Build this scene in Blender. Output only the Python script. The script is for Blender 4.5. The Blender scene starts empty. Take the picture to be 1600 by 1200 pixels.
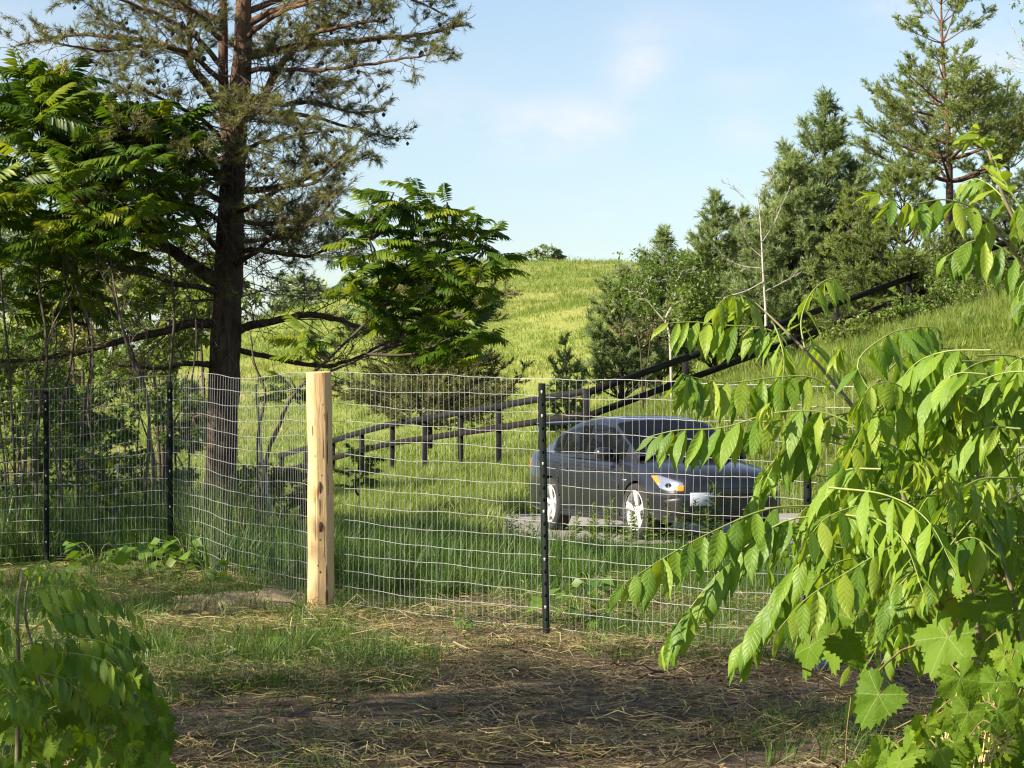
import bpy, bmesh, math, random
import numpy as np
from mathutils import Matrix, Vector, Quaternion

S = bpy.context.scene
COL = S.collection
RAD = math.radians

# ------------------------------------------------------------------ camera
F = 4000.0            # focal length in photo pixels (1600 wide)
CAMZ = 1.42
HOR = 640.0           # horizon row of the photo
cd = bpy.data.cameras.new('camera'); cam = bpy.data.objects.new('camera', cd); COL.objects.link(cam)
cd.sensor_width = 36.0; cd.lens = F * 36.0 / 1600.0
cd.clip_start = 0.1; cd.clip_end = 9000
cam.location = (0, 0, CAMZ)
cam.rotation_euler = (RAD(90) + math.atan((HOR - 600) / F), 0, 0)
S.camera = cam

# ------------------------------------------------------------------ light
SUN_EL, SUN_AZ = 32.0, 245.0         # azimuth clockwise from +Y (away from the camera); 270 is the left
sdir = Vector((math.sin(RAD(SUN_AZ)) * math.cos(RAD(SUN_EL)), math.cos(RAD(SUN_AZ)) * math.cos(RAD(SUN_EL)), math.sin(RAD(SUN_EL))))
W = bpy.data.worlds.new('World'); S.world = W; W.use_nodes = True
def build_world():
    nt = W.node_tree; N = nt.nodes; L = nt.links; N.clear()
    out = N.new('ShaderNodeOutputWorld'); bg = N.new('ShaderNodeBackground'); bg.inputs[1].default_value = 0.068
    sky = N.new('ShaderNodeTexSky'); sky.sky_type = 'NISHITA'; sky.sun_disc = False
    sky.sun_elevation = RAD(SUN_EL); sky.sun_rotation = RAD(SUN_AZ)
    sky.altitude = 200; sky.air_density = 1.0; sky.dust_density = 0.6; sky.ozone_density = 2.2
    tc = N.new('ShaderNodeTexCoord')
    nz = N.new('ShaderNodeVectorMath'); nz.operation = 'NORMALIZE'; L.new(tc.outputs['Generated'], nz.inputs[0])
    mp = N.new('ShaderNodeVectorMath'); mp.operation = 'MULTIPLY'; mp.inputs[1].default_value = (1, 1, 2.0)
    L.new(nz.outputs[0], mp.inputs[0])
    no = N.new('ShaderNodeTexNoise'); no.inputs['Scale'].default_value = 26; no.inputs['Detail'].default_value = 7; no.inputs['Roughness'].default_value = 0.62
    L.new(mp.outputs[0], no.inputs['Vector'])
    big = N.new('ShaderNodeTexNoise'); big.inputs['Scale'].default_value = 7; big.inputs['Detail'].default_value = 6; big.inputs['Roughness'].default_value = 0.6
    L.new(mp.outputs[0], big.inputs['Vector'])
    def math_(op, a, b=None):
        n = N.new('ShaderNodeMath'); n.operation = op
        for i, v in enumerate((a, b)):
            if v is None: continue
            if isinstance(v, (int, float)): n.inputs[i].default_value = v
            else: L.new(v, n.inputs[i])
        return n.outputs[0]
    tot = math_('MULTIPLY', math_('SUBTRACT', big.outputs[0], 0.52), 1.6)
    tot = math_('MAXIMUM', tot, 0.0)
    for px, py, rx, ry, a in ((840, 205, 95, 38, .95), (940, 190, 70, 32, .7), (995, 110, 42, 52, .8), (1170, 208, 48, 26, .6), (1160, 120, 60, 40, .35), (1385, 12, 50, 30, .8), (1555, 105, 55, 50, .8), (700, 150, 130, 60, .25), (1060, 60, 120, 60, .25), (20, 60, 90, 50, .6)):
        c = Vector(((px - 800) / F, 1, (HOR - py) / F)).normalized()
        sb = N.new('ShaderNodeVectorMath'); sb.operation = 'SUBTRACT'; L.new(nz.outputs[0], sb.inputs[0]); sb.inputs[1].default_value = c
        ml = N.new('ShaderNodeVectorMath'); ml.operation = 'MULTIPLY'; L.new(sb.outputs[0], ml.inputs[0]); ml.inputs[1].default_value = (F / rx, F / rx, F / ry)
        ln = N.new('ShaderNodeVectorMath'); ln.operation = 'DOT_PRODUCT'; L.new(ml.outputs[0], ln.inputs[0]); L.new(ml.outputs[0], ln.inputs[1])
        g = math_('MULTIPLY', math_('POWER', 2.718, math_('MULTIPLY', ln.outputs['Value'], -0.9)), a)
        tot = math_('ADD', tot, g)
    nn = math_('MULTIPLY', math_('SUBTRACT', no.outputs[0], 0.30), 2.6)
    fac = math_('MULTIPLY', tot, math_('MAXIMUM', nn, 0.0))
    fac = math_('MINIMUM', math_('MULTIPLY', fac, 0.85), 0.85)
    mix = N.new('ShaderNodeMixRGB'); L.new(fac, mix.inputs[0]); L.new(sky.outputs[0], mix.inputs[1]); mix.inputs[2].default_value = (5.6, 5.6, 5.9, 1)
    hs = N.new('ShaderNodeHueSaturation'); hs.inputs['Saturation'].default_value = 0.86
    L.new(mix.outputs[0], hs.inputs['Color']); L.new(hs.outputs[0], bg.inputs[0]); L.new(bg.outputs[0], out.inputs[0])
build_world()
sl = bpy.data.lights.new('sun', 'SUN'); sl.energy = 4.8; sl.angle = RAD(0.53); sl.color = (1.0, 0.88, 0.70)
so = bpy.data.objects.new('sun', sl); COL.objects.link(so); so.location = (-20, -10, 30)
so.rotation_euler = sdir.to_track_quat('Z', 'Y').to_euler()

S.view_settings.view_transform = 'Standard'; S.view_settings.look = 'None'
S.view_settings.exposure = 1.35; S.view_settings.gamma = 1.0; S.view_settings.use_curve_mapping = False
S.render.engine = 'CYCLES'
cy = S.cycles
cy.use_denoising = True; cy.max_bounces = 6; cy.diffuse_bounces = 3; cy.glossy_bounces = 3; cy.transmission_bounces = 4; cy.transparent_max_bounces = 6
cy.caustics_reflective = False; cy.caustics_refractive = False
cy.pixel_filter_type = 'BLACKMAN_HARRIS'; cy.filter_width = 1.25

# ------------------------------------------------------------------ helpers
def at(px, py, Y):
    return np.array(((px - 800) / F * Y, Y, CAMZ - (py - HOR) / F * Y))
def sstep(a, b, x):
    t = np.clip((np.asarray(x, float) - a) / (b - a), 0, 1); return t * t * (3 - 2 * t)
def unit(v):
    v = np.asarray(v, float); return v / np.maximum(np.linalg.norm(v, axis=-1, keepdims=True), 1e-9)
UP = np.array((0, 0, 1.0))
R = np.random.default_rng(7)

class Geo:
    """collects quads and triangles; tint and uv per vertex"""
    def __init__(s): s.v = []; s.q = []; s.t = []; s.c = []; s.u = []; s.n = 0
    def add(s, v, q=None, t=None, tint=0.5, uv=None):
        v = np.asarray(v, float).reshape(-1, 3); k = len(v)
        s.v.append(v)
        if q is not None and len(q): s.q.append(np.asarray(q, int).reshape(-1, 4) + s.n)
        if t is not None and len(t): s.t.append(np.asarray(t, int).reshape(-1, 3) + s.n)
        s.c.append(np.broadcast_to(np.asarray(tint, float), (k,)))
        s.u.append(np.zeros((k, 2)) if uv is None else np.asarray(uv, float))
        s.n += k
    def mesh(s, name, smooth=False):
        me = bpy.data.meshes.new(name)
        if not s.n: return me
        v = np.concatenate(s.v); c = np.concatenate(s.c); u = np.concatenate(s.u)
        q = np.concatenate(s.q) if s.q else np.zeros((0, 4), int); t = np.concatenate(s.t) if s.t else np.zeros((0, 3), int)
        me.vertices.add(len(v)); me.vertices.foreach_set('co', v.astype(np.float32).ravel())
        idx = np.concatenate([q.ravel(), t.ravel()]).astype(np.int32)
        me.loops.add(len(idx)); me.loops.foreach_set('vertex_index', idx)
        st = np.concatenate([np.arange(len(q)) * 4, len(q) * 4 + np.arange(len(t)) * 3]).astype(np.int32)
        me.polygons.add(len(st)); me.polygons.foreach_set('loop_start', st)
        me.update(calc_edges=True)
        a = me.attributes.new('tint', 'FLOAT', 'POINT'); a.data.foreach_set('value', c.astype(np.float32))
        uvl = me.uv_layers.new(name='uv'); uvl.data.foreach_set('uv', u[idx].astype(np.float32).ravel())
        if smooth: me.polygons.foreach_set('use_smooth', np.ones(len(st), bool))
        return me

BASE = {}
def thing(name, label, cat, loc, group=None):
    o = bpy.data.objects.new(name, None); COL.objects.link(o); o.location = loc; o.empty_display_size = 0.2
    o['label'] = label; o['category'] = cat
    if group: o['group'] = group
    BASE[o.name] = Matrix.Translation(Vector(loc))
    return o
def obj(name, me, mat, parent=None, M=None, kind=None, label=None):
    """mesh object; mesh is in world coordinates when M is None, else M is its world matrix"""
    if isinstance(me, Geo): me = me.mesh(name)
    if mat is not None and not me.materials: me.materials.append(mat)
    o = bpy.data.objects.new(name, me); COL.objects.link(o)
    if parent is not None:
        o.parent = parent
        o.matrix_parent_inverse = BASE.get(parent.name, Matrix()).inverted()
    if M is not None:
        o.matrix_basis = M
        BASE[o.name] = M.copy()
    if kind: o['kind'] = kind
    if label: o['label'] = label
    return o
def frame(p, d, n, s=1.0, sx=None, sz=None):
    """matrix whose Y axis runs along d and Z axis near n"""
    d = Vector(d).normalized(); n = Vector(n); x = d.cross(n)
    if x.length < 1e-4: x = d.cross(Vector((1, 0.3, 0.2)))
    x.normalize(); z = x.cross(d)
    sx = s if sx is None else sx; sz = s if sz is None else sz
    return Matrix(((x.x * sx, d.x * s, z.x * sz, p[0]), (x.y * sx, d.y * s, z.y * sz, p[1]), (x.z * sx, d.z * s, z.z * sz, p[2]), (0, 0, 0, 1)))
def spline(pts, n):
    """Catmull-Rom through the points, n samples"""
    P = np.asarray(pts, float)
    if len(P) == 2: return P[0] + (P[1] - P[0]) * np.linspace(0, 1, n)[:, None]
    Q = np.vstack([2 * P[0] - P[1], P, 2 * P[-1] - P[-2]])
    u = np.linspace(0, len(P) - 1 - 1e-6, n); i = u.astype(int); t = (u - i)[:, None]
    a, b, c, d = Q[i], Q[i + 1], Q[i + 2], Q[i + 3]
    return 0.5 * (2 * b + (c - a) * t + (2 * a - 5 * b + 4 * c - d) * t ** 2 + (3 * b - a - 3 * c + d) * t ** 3)
def tube(g, P, r, k=6, tint=0.5, cap=True, rough=0.0):
    P = np.asarray(P, float); n = len(P); r = np.broadcast_to(np.asarray(r, float), (n,))
    T = unit(np.gradient(P, axis=0)); m = T.mean(0)
    ref = np.eye(3)[np.argmin(np.abs(m))]
    A = unit(np.cross(T, ref)); B = np.cross(T, A)
    th = np.arange(k) * 2 * math.pi / k
    rr = r[:, None] * (1 + (rough * R.standard_normal((n, k)) if rough else 0))
    V = P[:, None] + rr[..., None] * (A[:, None] * np.cos(th)[None, :, None] + B[:, None] * np.sin(th)[None, :, None])
    i = np.arange(n - 1)[:, None] * k; j = np.arange(k)[None]; j2 = (j + 1) % k
    q = np.stack([i + j, i + j2, i + k + j2, i + k + j], -1).reshape(-1, 4)
    V = V.reshape(-1, 3); t = None
    if cap:
        V = np.vstack([V, P[0], P[-1]]); a = n * k; e = (n - 1) * k
        t = [(a, (x + 1) % k, x) for x in range(k)] + [(a + 1, e + x, e + (x + 1) % k) for x in range(k)]
    g.add(V, q, t, tint)
def box(g, c, h, M=None, tint=0.5, bev=0.0):
    c = np.asarray(c, float); h = np.asarray(h, float)
    if bev <= 0:
        sg = np.array([(x, y, z) for z in (-1, 1) for y in (-1, 1) for x in (-1, 1)], float); V = c + sg * h
        q = [(0, 2, 3, 1), (4, 5, 7, 6), (0, 1, 5, 4), (2, 6, 7, 3), (0, 4, 6, 2), (1, 3, 7, 5)]
        if M is not None: V = (np.c_[V, np.ones(8)] @ np.array(M).T)[:, :3]
        g.add(V, q, None, tint); return
    bm = bmesh.new(); bmesh.ops.create_cube(bm, size=2)
    for v in bm.verts: v.co = Vector(v.co[i] * h[i] for i in range(3))
    bmesh.ops.bevel(bm, geom=bm.edges[:], offset=bev, segments=1, affect='EDGES', profile=0.5)
    bm.verts.index_update(); V = np.array([v.co[:] for v in bm.verts]) + c
    if M is not None: V = (np.c_[V, np.ones(len(V))] @ np.array(M).T)[:, :3]
    g.add(V, [[v.index for v in f.verts] for f in bm.faces if len(f.verts) == 4], [[v.index for v in f.verts] for f in bm.faces if len(f.verts) == 3], tint); bm.free()
def noise2(x, y, seed=0, f=1.0, octs=3):
    """cheap smooth value noise from sines"""
    rr = np.random.default_rng(seed); z = np.zeros(np.broadcast(x, y).shape); a = 1.0
    for o in range(octs):
        for k in range(4):
            t = rr.uniform(0, 6.28); w = f * rr.uniform(.7, 1.4); z = z + a * np.sin((x * math.cos(t) + y * math.sin(t)) * w + rr.uniform(0, 6.28)) / 4
        f *= 2.1; a *= 0.55
    return z

def leafcloud(g, P, size, tint, up=.5, aspect=.55, dirs=None):
    """folded rhombic leaves at the points"""
    P = np.asarray(P, float); m = len(P); s = np.broadcast_to(np.asarray(size, float), (m,)) * R.uniform(.6, 1.25, m)
    d = unit(R.standard_normal((m, 3)) * (1, 1, .7) + (0, 0, -.35)) if dirs is None else unit(dirs)
    nrm = unit(R.standard_normal((m, 3)) + np.array((0, 0, up * 2))); x = unit(np.cross(d, nrm)); z = np.cross(x, d)
    l = s[:, None]
    V = np.stack([P, P + d * l * .45 + x * l * aspect / 2 + z * l * .08, P + d * l * .5 - z * l * .03, P + d * l * .45 - x * l * aspect / 2 + z * l * .08, P + d * l - z * l * .12], 1).reshape(-1, 3)
    i = np.arange(m)[:, None] * 5
    q = np.concatenate([i + np.array([0, 1, 4, 2]), i + np.array([0, 2, 4, 3])], 0)
    g.add(V, q, None, np.repeat(np.clip(np.broadcast_to(tint, (m,)) + R.normal(0, .13, m), 0, 1), 5))

# ------------------------------------------------------------------ materials
def new_mat(name):
    m = bpy.data.materials.new(name); m.use_nodes = True
    nt = m.node_tree; b = nt.nodes['Principled BSDF']
    return m, nt.nodes, nt.links, b
def ramp(N, L, src, stops):
    r = N.new('ShaderNodeValToRGB'); e = r.color_ramp.elements
    while len(e) < len(stops): e.new(0.5)
    for i, (p, c) in enumerate(stops): e[i].position = p; e[i].color = (*c, 1)
    L.new(src, r.inputs[0]); return r.outputs[0]
def noise_node(N, L, scale, detail=4, rough=.6, vec=None, dist=0):
    n = N.new('ShaderNodeTexNoise'); n.inputs['Scale'].default_value = scale; n.inputs['Detail'].default_value = detail
    n.inputs['Roughness'].default_value = rough; n.inputs['Distortion'].default_value = dist
    if vec is not None: L.new(vec, n.inputs['Vector'])
    return n.outputs['Fac']
def mth(N, L, op, a, b=None, clamp=False):
    n = N.new('ShaderNodeMath'); n.operation = op; n.use_clamp = clamp
    for i, v in enumerate((a, b)):
        if v is None: continue
        if isinstance(v, (int, float)): n.inputs[i].default_value = v
        else: L.new(v, n.inputs[i])
    return n.outputs[0]
def mixc(N, L, f, a, b, mode='MIX'):
    n = N.new('ShaderNodeMixRGB'); n.blend_type = mode
    for i, v in enumerate((f, a, b)):
        if isinstance(v, (int, float)): n.inputs[i].default_value = v
        elif isinstance(v, tuple): n.inputs[i].default_value = (*v, 1) if len(v) == 3 else v
        else: L.new(v, n.inputs[i])
    return n.outputs[0]
def leaf_mat(name, stops, trans=.35, tcol=(1.5, 1.45, .5), rough=.45, wr=0.5, wt=0.6, veins=0.0, spec=.35, holes=False):
    """foliage: colour varies with the tint attribute and from object to object; light passes through"""
    m, N, L, b = new_mat(name)
    at_ = N.new('ShaderNodeAttribute'); at_.attribute_name = 'tint'
    oi = N.new('ShaderNodeObjectInfo')
    v = mth(N, L, 'ADD', mth(N, L, 'MULTIPLY', at_.outputs['Fac'], wt), mth(N, L, 'MULTIPLY', oi.outputs['Random'], wr))
    geo = N.new('ShaderNodeNewGeometry')
    v = mth(N, L, 'ADD', v, mth(N, L, 'MULTIPLY', mth(N, L, 'SUBTRACT', noise_node(N, L, 9, 2, .5, geo.outputs['Position']), .5), .35), True)
    col = ramp(N, L, v, stops)
    if veins:
        uv = N.new('ShaderNodeUVMap'); uv.uv_map = 'uv'; sx = N.new('ShaderNodeSeparateXYZ'); L.new(uv.outputs[0], sx.inputs[0])
        au = mth(N, L, 'ABSOLUTE', mth(N, L, 'SUBTRACT', sx.outputs[0], .5))
        w = mth(N, L, 'SINE', mth(N, L, 'MULTIPLY', mth(N, L, 'SUBTRACT', sx.outputs[1], mth(N, L, 'MULTIPLY', au, .42)), 50))
        side = mth(N, L, 'POWER', mth(N, L, 'MULTIPLY', mth(N, L, 'ADD', w, 1), .5), 6)
        mid = mth(N, L, 'LESS_THAN', au, .022)
        vv = mth(N, L, 'MAXIMUM', mth(N, L, 'MULTIPLY', side, .55), mid)
        col = mixc(N, L, mth(N, L, 'MULTIPLY', vv, veins), col, (.30, .42, .10))
        bp = N.new('ShaderNodeBump'); bp.inputs['Strength'].default_value = .32; bp.inputs['Distance'].default_value = .004
        L.new(mth(N, L, 'MULTIPLY', vv, -1), bp.inputs['Height']); L.new(bp.outputs[0], b.inputs['Normal'])
    if veins:   # blemishes: brown flecks and yellowed edges
        oc = N.new('ShaderNodeTexCoord'); fl = noise_node(N, L, 95, 3, .6, geo.outputs['Position']); pt = noise_node(N, L, 7, 2, .5, geo.outputs['Position'])
        fk = mth(N, L, 'MULTIPLY', mth(N, L, 'GREATER_THAN', fl, .70), mth(N, L, 'GREATER_THAN', pt, .5))
        col = mixc(N, L, mth(N, L, 'MULTIPLY', fk, .8), col, (.13, .075, .02))
    L.new(col, b.inputs['Base Color']); b.inputs['Roughness'].default_value = rough; b.inputs['Specular IOR Level'].default_value = spec
    tr = N.new('ShaderNodeBsdfTranslucent'); L.new(mixc(N, L, 1.0, col, tcol, 'MULTIPLY'), tr.inputs['Color'])
    mx = N.new('ShaderNodeMixShader'); mx.inputs[0].default_value = trans
    L.new(b.outputs[0], mx.inputs[1]); L.new(tr.outputs[0], mx.inputs[2]); L.new(mx.outputs[0], N['Material Output'].inputs[0])
    return m
def simple(name, col, rough=.5, metal=0.0, var=0.0, scale=8, spec=.5, bump=0.0, bscale=60, coat=0.0):
    m, N, L, b = new_mat(name)
    b.inputs['Roughness'].default_value = rough; b.inputs['Metallic'].default_value = metal; b.inputs['Specular IOR Level'].default_value = spec
    b.inputs['Coat Weight'].default_value = coat; b.inputs['Coat Roughness'].default_value = .03
    tc = N.new('ShaderNodeTexCoord')
    if var:
        f = noise_node(N, L, scale, 5, .65, tc.outputs['Object'])
        L.new(ramp(N, L, f, [(.25, tuple(c * (1 - var) for c in col)), (.75, tuple(min(1, c * (1 + var)) for c in col))]), b.inputs['Base Color'])
    else: b.inputs['Base Color'].default_value = (*col, 1)
    if bump:
        bp = N.new('ShaderNodeBump'); bp.inputs['Strength'].default_value = bump; bp.inputs['Distance'].default_value = .01
        L.new(noise_node(N, L, bscale, 4, .6, tc.outputs['Object']), bp.inputs['Height']); L.new(bp.outputs[0], b.inputs['Normal'])
    return m
def bark_mat(name, lo, hi, z0=2.0, z1=4.0, orange=None, stretch=(9, 9, 2.2)):
    m, N, L, b = new_mat(name)
    geo = N.new('ShaderNodeNewGeometry'); mp = N.new('ShaderNodeVectorMath'); mp.operation = 'MULTIPLY'; mp.inputs[1].default_value = stretch
    L.new(geo.outputs['Position'], mp.inputs[0])
    f = noise_node(N, L, 2.4, 6, .7, mp.outputs[0], .8)
    col = ramp(N, L, f, [(.3, lo), (.5, tuple((a + c) / 2 for a, c in zip(lo, hi))), (.68, hi)])
    if orange:
        sp = N.new('ShaderNodeSeparateXYZ'); L.new(geo.outputs['Position'], sp.inputs[0])
        t = N.new('ShaderNodeMapRange'); t.inputs[1].default_value = z0; t.inputs[2].default_value = z1; L.new(sp.outputs[2], t.inputs[0])
        oc = ramp(N, L, f, [(.3, tuple(c * .35 for c in orange)), (.7, orange)])
        col = mixc(N, L, t.outputs[0], col, oc)
    L.new(col, b.inputs['Base Color']); b.inputs['Roughness'].default_value = .9; b.inputs['Specular IOR Level'].default_value = .15
    bp = N.new('ShaderNodeBump'); bp.inputs['Strength'].default_value = .9; bp.inputs['Distance'].default_value = .03
    L.new(f, bp.inputs['Height']); L.new(bp.outputs[0], b.inputs['Normal'])
    return m

M_WALNUT = leaf_mat('walnut_leaf', [(0, (.075, .16, .018)), (.5, (.125, .235, .025)), (.85, (.20, .32, .03)), (1, (.34, .40, .04))], .42, veins=.28, wr=.75, wt=.35)
M_GRAPE = leaf_mat('grape_leaf', [(0, (.07, .145, .012)), (.6, (.135, .225, .018)), (1, (.23, .32, .025))], .4, veins=.0, wr=.6, wt=.4, rough=.6, spec=.15)
M_YOUNG = leaf_mat('young_leaf', [(0, (.20, .31, .03)), (1, (.33, .40, .045))], .45, wr=.5)
M_STALK = simple('green_stalk', (.20, .25, .06), .5, var=.3)
M_SUMAC = leaf_mat('sumac_leaf', [(0, (.032, .072, .010)), (.45, (.075, .14, .014)), (.75, (.14, .205, .018)), (1, (.29, .31, .02))], .4, wr=.75, wt=.25, rough=.42, spec=.3)
M_NEEDLE = leaf_mat('pine_needle', [(0, (.075, .09, .035)), (.5, (.155, .165, .06)), (1, (.27, .26, .09))], .28, wr=.2, wt=.8, rough=.55)
M_NEEDLE_B = leaf_mat('blue_pine_needle', [(0, (.10, .15, .07)), (.5, (.19, .255, .11)), (1, (.30, .365, .16))], .3, wr=.2, wt=.8, rough=.55)
M_NEEDLE_Y = leaf_mat('olive_pine_needle', [(0, (.10, .15, .045)), (.5, (.185, .24, .07)), (1, (.29, .33, .10))], .28, wr=.2, wt=.8, rough=.55)
M_LEAF = leaf_mat('small_leaf', [(0, (.055, .11, .02)), (.5, (.12, .19, .033)), (1, (.22, .27, .06))], .36, wr=.2, wt=.8)
M_LEAF_PALE = leaf_mat('pale_leaf', [(0, (.09, .15, .03)), (.5, (.18, .24, .06)), (1, (.45, .45, .22))], .38, wr=.2, wt=.8)
M_LEAF_FAR = leaf_mat('far_leaf', [(0, (.12, .17, .10)), (.5, (.19, .25, .14)), (1, (.27, .33, .18))], .3, wr=.2, wt=.8)  # greyed, lightened greens: distance haze is put into the leaf colour
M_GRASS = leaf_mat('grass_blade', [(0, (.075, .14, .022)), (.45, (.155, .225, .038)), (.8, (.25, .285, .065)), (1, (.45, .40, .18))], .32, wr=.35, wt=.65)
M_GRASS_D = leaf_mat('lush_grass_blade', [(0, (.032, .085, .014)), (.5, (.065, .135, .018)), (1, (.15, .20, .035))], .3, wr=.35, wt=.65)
M_STRAW = leaf_mat('straw', [(0, (.10, .065, .035)), (.3, (.23, .17, .085)), (.55, (.38, .31, .155)), (.7, (.36, .34, .12)), (.86, (.16, .20, .045)), (1, (.09, .14, .025))], .12, wr=0, wt=1.0, rough=.7)
M_BARK = bark_mat('pine_bark', (.018, .014, .012), (.13, .09, .065), 3.9, 5.4, (.24, .145, .09))
M_BARK2 = bark_mat('young_pine_bark', (.03, .025, .02), (.12, .10, .085))
M_TWIG = simple('twig_bark', (.085, .065, .05), .9, var=.4, spec=.15)
M_DEADTWIG = simple('grey_twig_bark', (.12, .10, .085), .9, var=.4, spec=.15)
M_SUMACBARK = simple('sumac_bark', (.075, .062, .05), .85, var=.45, scale=14, spec=.2)
M_BIRCH = simple('pale_bark', (.40, .37, .33), .7, var=.3, scale=5, spec=.2)
M_CONE = simple('pine_cone', (.045, .032, .025), .9, var=.4, scale=40)

# ------------------------------------------------------------------ terrain
def gz(x, y):
    x = np.asarray(x, float); y = np.asarray(y, float)
    z = -.14 * sstep(24, 29, y)
    sl_ = np.where(x > 0, 14 * (1 - np.exp(-np.clip(x, 0, None) * .4 / 14)), np.clip(.09 * x, -.8, 0))
    z = z + sl_ * sstep(38, 46, y) * (1 - sstep(90, 180, y))
    z = z + .24 * sstep(41, 50, y) * (1 - sstep(80, 120, y))
    crest = .42 + .58 * sstep(-30, -3, x)
    z = z + 12.6 * crest * sstep(68, 205, y) + .5 * np.exp(-((y - 131 - .35 * x) / 5.0) ** 2) * sstep(-25, 0, x) - 9 * sstep(215, 420, y)
    bump = .03 * noise2(x, y, 3, 1.3) * (1 - sstep(26, 29, y) + sstep(38, 42, y)) + .16 * noise2(x, y, 5, .32) * sstep(42, 60, y) + .5 * noise2(x, y, 6, .09, 2) * sstep(95, 150, y)
    z = z + bump + .13 * np.exp(-((x + 2.9) ** 2 + (y - 21.5) ** 2) / 3.0)
    return z

def ground_material():
    m, N, L, b = new_mat('meadow_ground')
    geo = N.new('ShaderNodeNewGeometry'); sp = N.new('ShaderNodeSeparateXYZ'); L.new(geo.outputs['Position'], sp.inputs[0])
    f1 = noise_node(N, L, 14, 6, .7, geo.outputs['Position']); f2 = noise_node(N, L, 1.1, 5, .6, geo.outputs['Position']); f3 = noise_node(N, L, .11, 5, .6, geo.outputs['Position'])
    soil = ramp(N, L, f1, [(.25, (.045, .032, .022)), (.5, (.12, .09, .06)), (.75, (.24, .19, .12))])
    grass = ramp(N, L, mth(N, L, 'ADD', mth(N, L, 'MULTIPLY', f2, .5), mth(N, L, 'MULTIPLY', f1, .5)), [(.3, (.06, .10, .02)), (.5, (.13, .17, .03)), (.7, (.22, .23, .06))])
    sc = N.new('ShaderNodeVectorMath'); sc.operation = 'MULTIPLY'; sc.inputs[1].default_value = (1, .45, 1); L.new(geo.outputs['Position'], sc.inputs[0])
    f4 = noise_node(N, L, 1.3, 8, .75, sc.outputs[0])
    hillv = mth(N, L, 'ADD', mth(N, L, 'MULTIPLY', f3, .62), mth(N, L, 'MULTIPLY', f4, .38))
    hill = ramp(N, L, hillv, [(.34, (.13, .18, .04)), (.47, (.22, .265, .06)), (.56, (.29, .30, .085)), (.66, (.31, .25, .12))])
    a = N.new('ShaderNodeMapRange'); a.inputs[1].default_value = 19; a.inputs[2].default_value = 23; L.new(sp.outputs[1], a.inputs[0])
    c = N.new('ShaderNodeMapRange'); c.inputs[1].default_value = 55; c.inputs[2].default_value = 95; L.new(sp.outputs[1], c.inputs[0])
    col = mixc(N, L, c.outputs[0], mixc(N, L, a.outputs[0], soil, grass), hill)
    # a mown track across the hill
    L.new(col, b.inputs['Base Color']); b.inputs['Roughness'].default_value = 1; b.inputs['Specular IOR Level'].default_value = .1
    bp = N.new('ShaderNodeBump'); bp.inputs['Strength'].default_value = .8; bp.inputs['Distance'].default_value = .25
    L.new(mth(N, L, 'ADD', f4, mth(N, L, 'MULTIPLY', f1, .15)), bp.inputs['Height']); L.new(bp.outputs[0], b.inputs['Normal'])
    return m
def build_ground():
    ys = np.concatenate([np.linspace(-60, 4, 14), np.linspace(5, 48, 130), np.geomspace(48.6, 260, 110), np.geomspace(275, 6000, 18)])
    us = np.linspace(-1, 1, 141)
    X = np.empty((len(ys), len(us))); Y = np.repeat(ys[:, None], len(us), 1)
    for i, y in enumerate(ys):
        w = 45 + .75 * max(y, 0); X[i] = w * (.16 * us + .84 * us ** 3)
    Z = gz(X, Y); Z = np.where(Y < 8, Z * .5, Z)
    g = Geo(); n, k = X.shape
    i = np.arange(n - 1)[:, None] * k; j = np.arange(k - 1)[None]
    q = np.stack([i + j, i + j + 1, i + k + j + 1, i + k + j], -1).reshape(-1, 4)
    g.add(np.stack([X, Y, Z], -1).reshape(-1, 3), q)
    obj('ground', g.mesh('ground', True), ground_material(), kind='structure')
build_ground()

def build_driveway():
    m, N, L, b = new_mat('pale_asphalt')
    geo = N.new('ShaderNodeNewGeometry')
    f = noise_node(N, L, 60, 5, .8, geo.outputs['Position']); f2 = noise_node(N, L, .9, 4, .6, geo.outputs['Position'])
    col = ramp(N, L, mth(N, L, 'ADD', mth(N, L, 'MULTIPLY', f, .6), mth(N, L, 'MULTIPLY', f2, .4)), [(.3, (.13, .12, .11)), (.5, (.25, .235, .215)), (.72, (.38, .36, .33))])
    L.new(col, b.inputs['Base Color']); b.inputs['Roughness'].default_value = .9
    bp = N.new('ShaderNodeBump'); bp.inputs['Strength'].default_value = .5; bp.inputs['Distance'].default_value = .01; L.new(f, bp.inputs['Height']); L.new(bp.outputs[0], b.inputs['Normal'])
    g = Geo(); us = np.linspace(0, 1, 60); vs = np.linspace(0, 1, 12)
    near = np.stack([-.35 + us * 16, 29.6 + .12 * noise2(us * 16, 0, 4, 2.2)], -1); far = np.stack([-.15 + us * 17, 38.2 + .15 * noise2(us * 16, 9, 8, 2.0)], -1)
    P = near[:, None] * (1 - vs)[None, :, None] + far[:, None] * vs[None, :, None]
    P[0, :, 0] += .14 * noise2(vs * 9, 2, 5, 1.5)
    V = np.concatenate([P, np.full(P.shape[:2] + (1,), -.128)], -1)
    i = np.arange(59)[:, None] * 12; j = np.arange(11)[None]
    g.add(V.reshape(-1, 3), np.stack([i + j, i + 12 + j, i + 13 + j, i + j + 1], -1).reshape(-1, 4))
    obj('driveway', g, m, kind='structure')
build_driveway()

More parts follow.
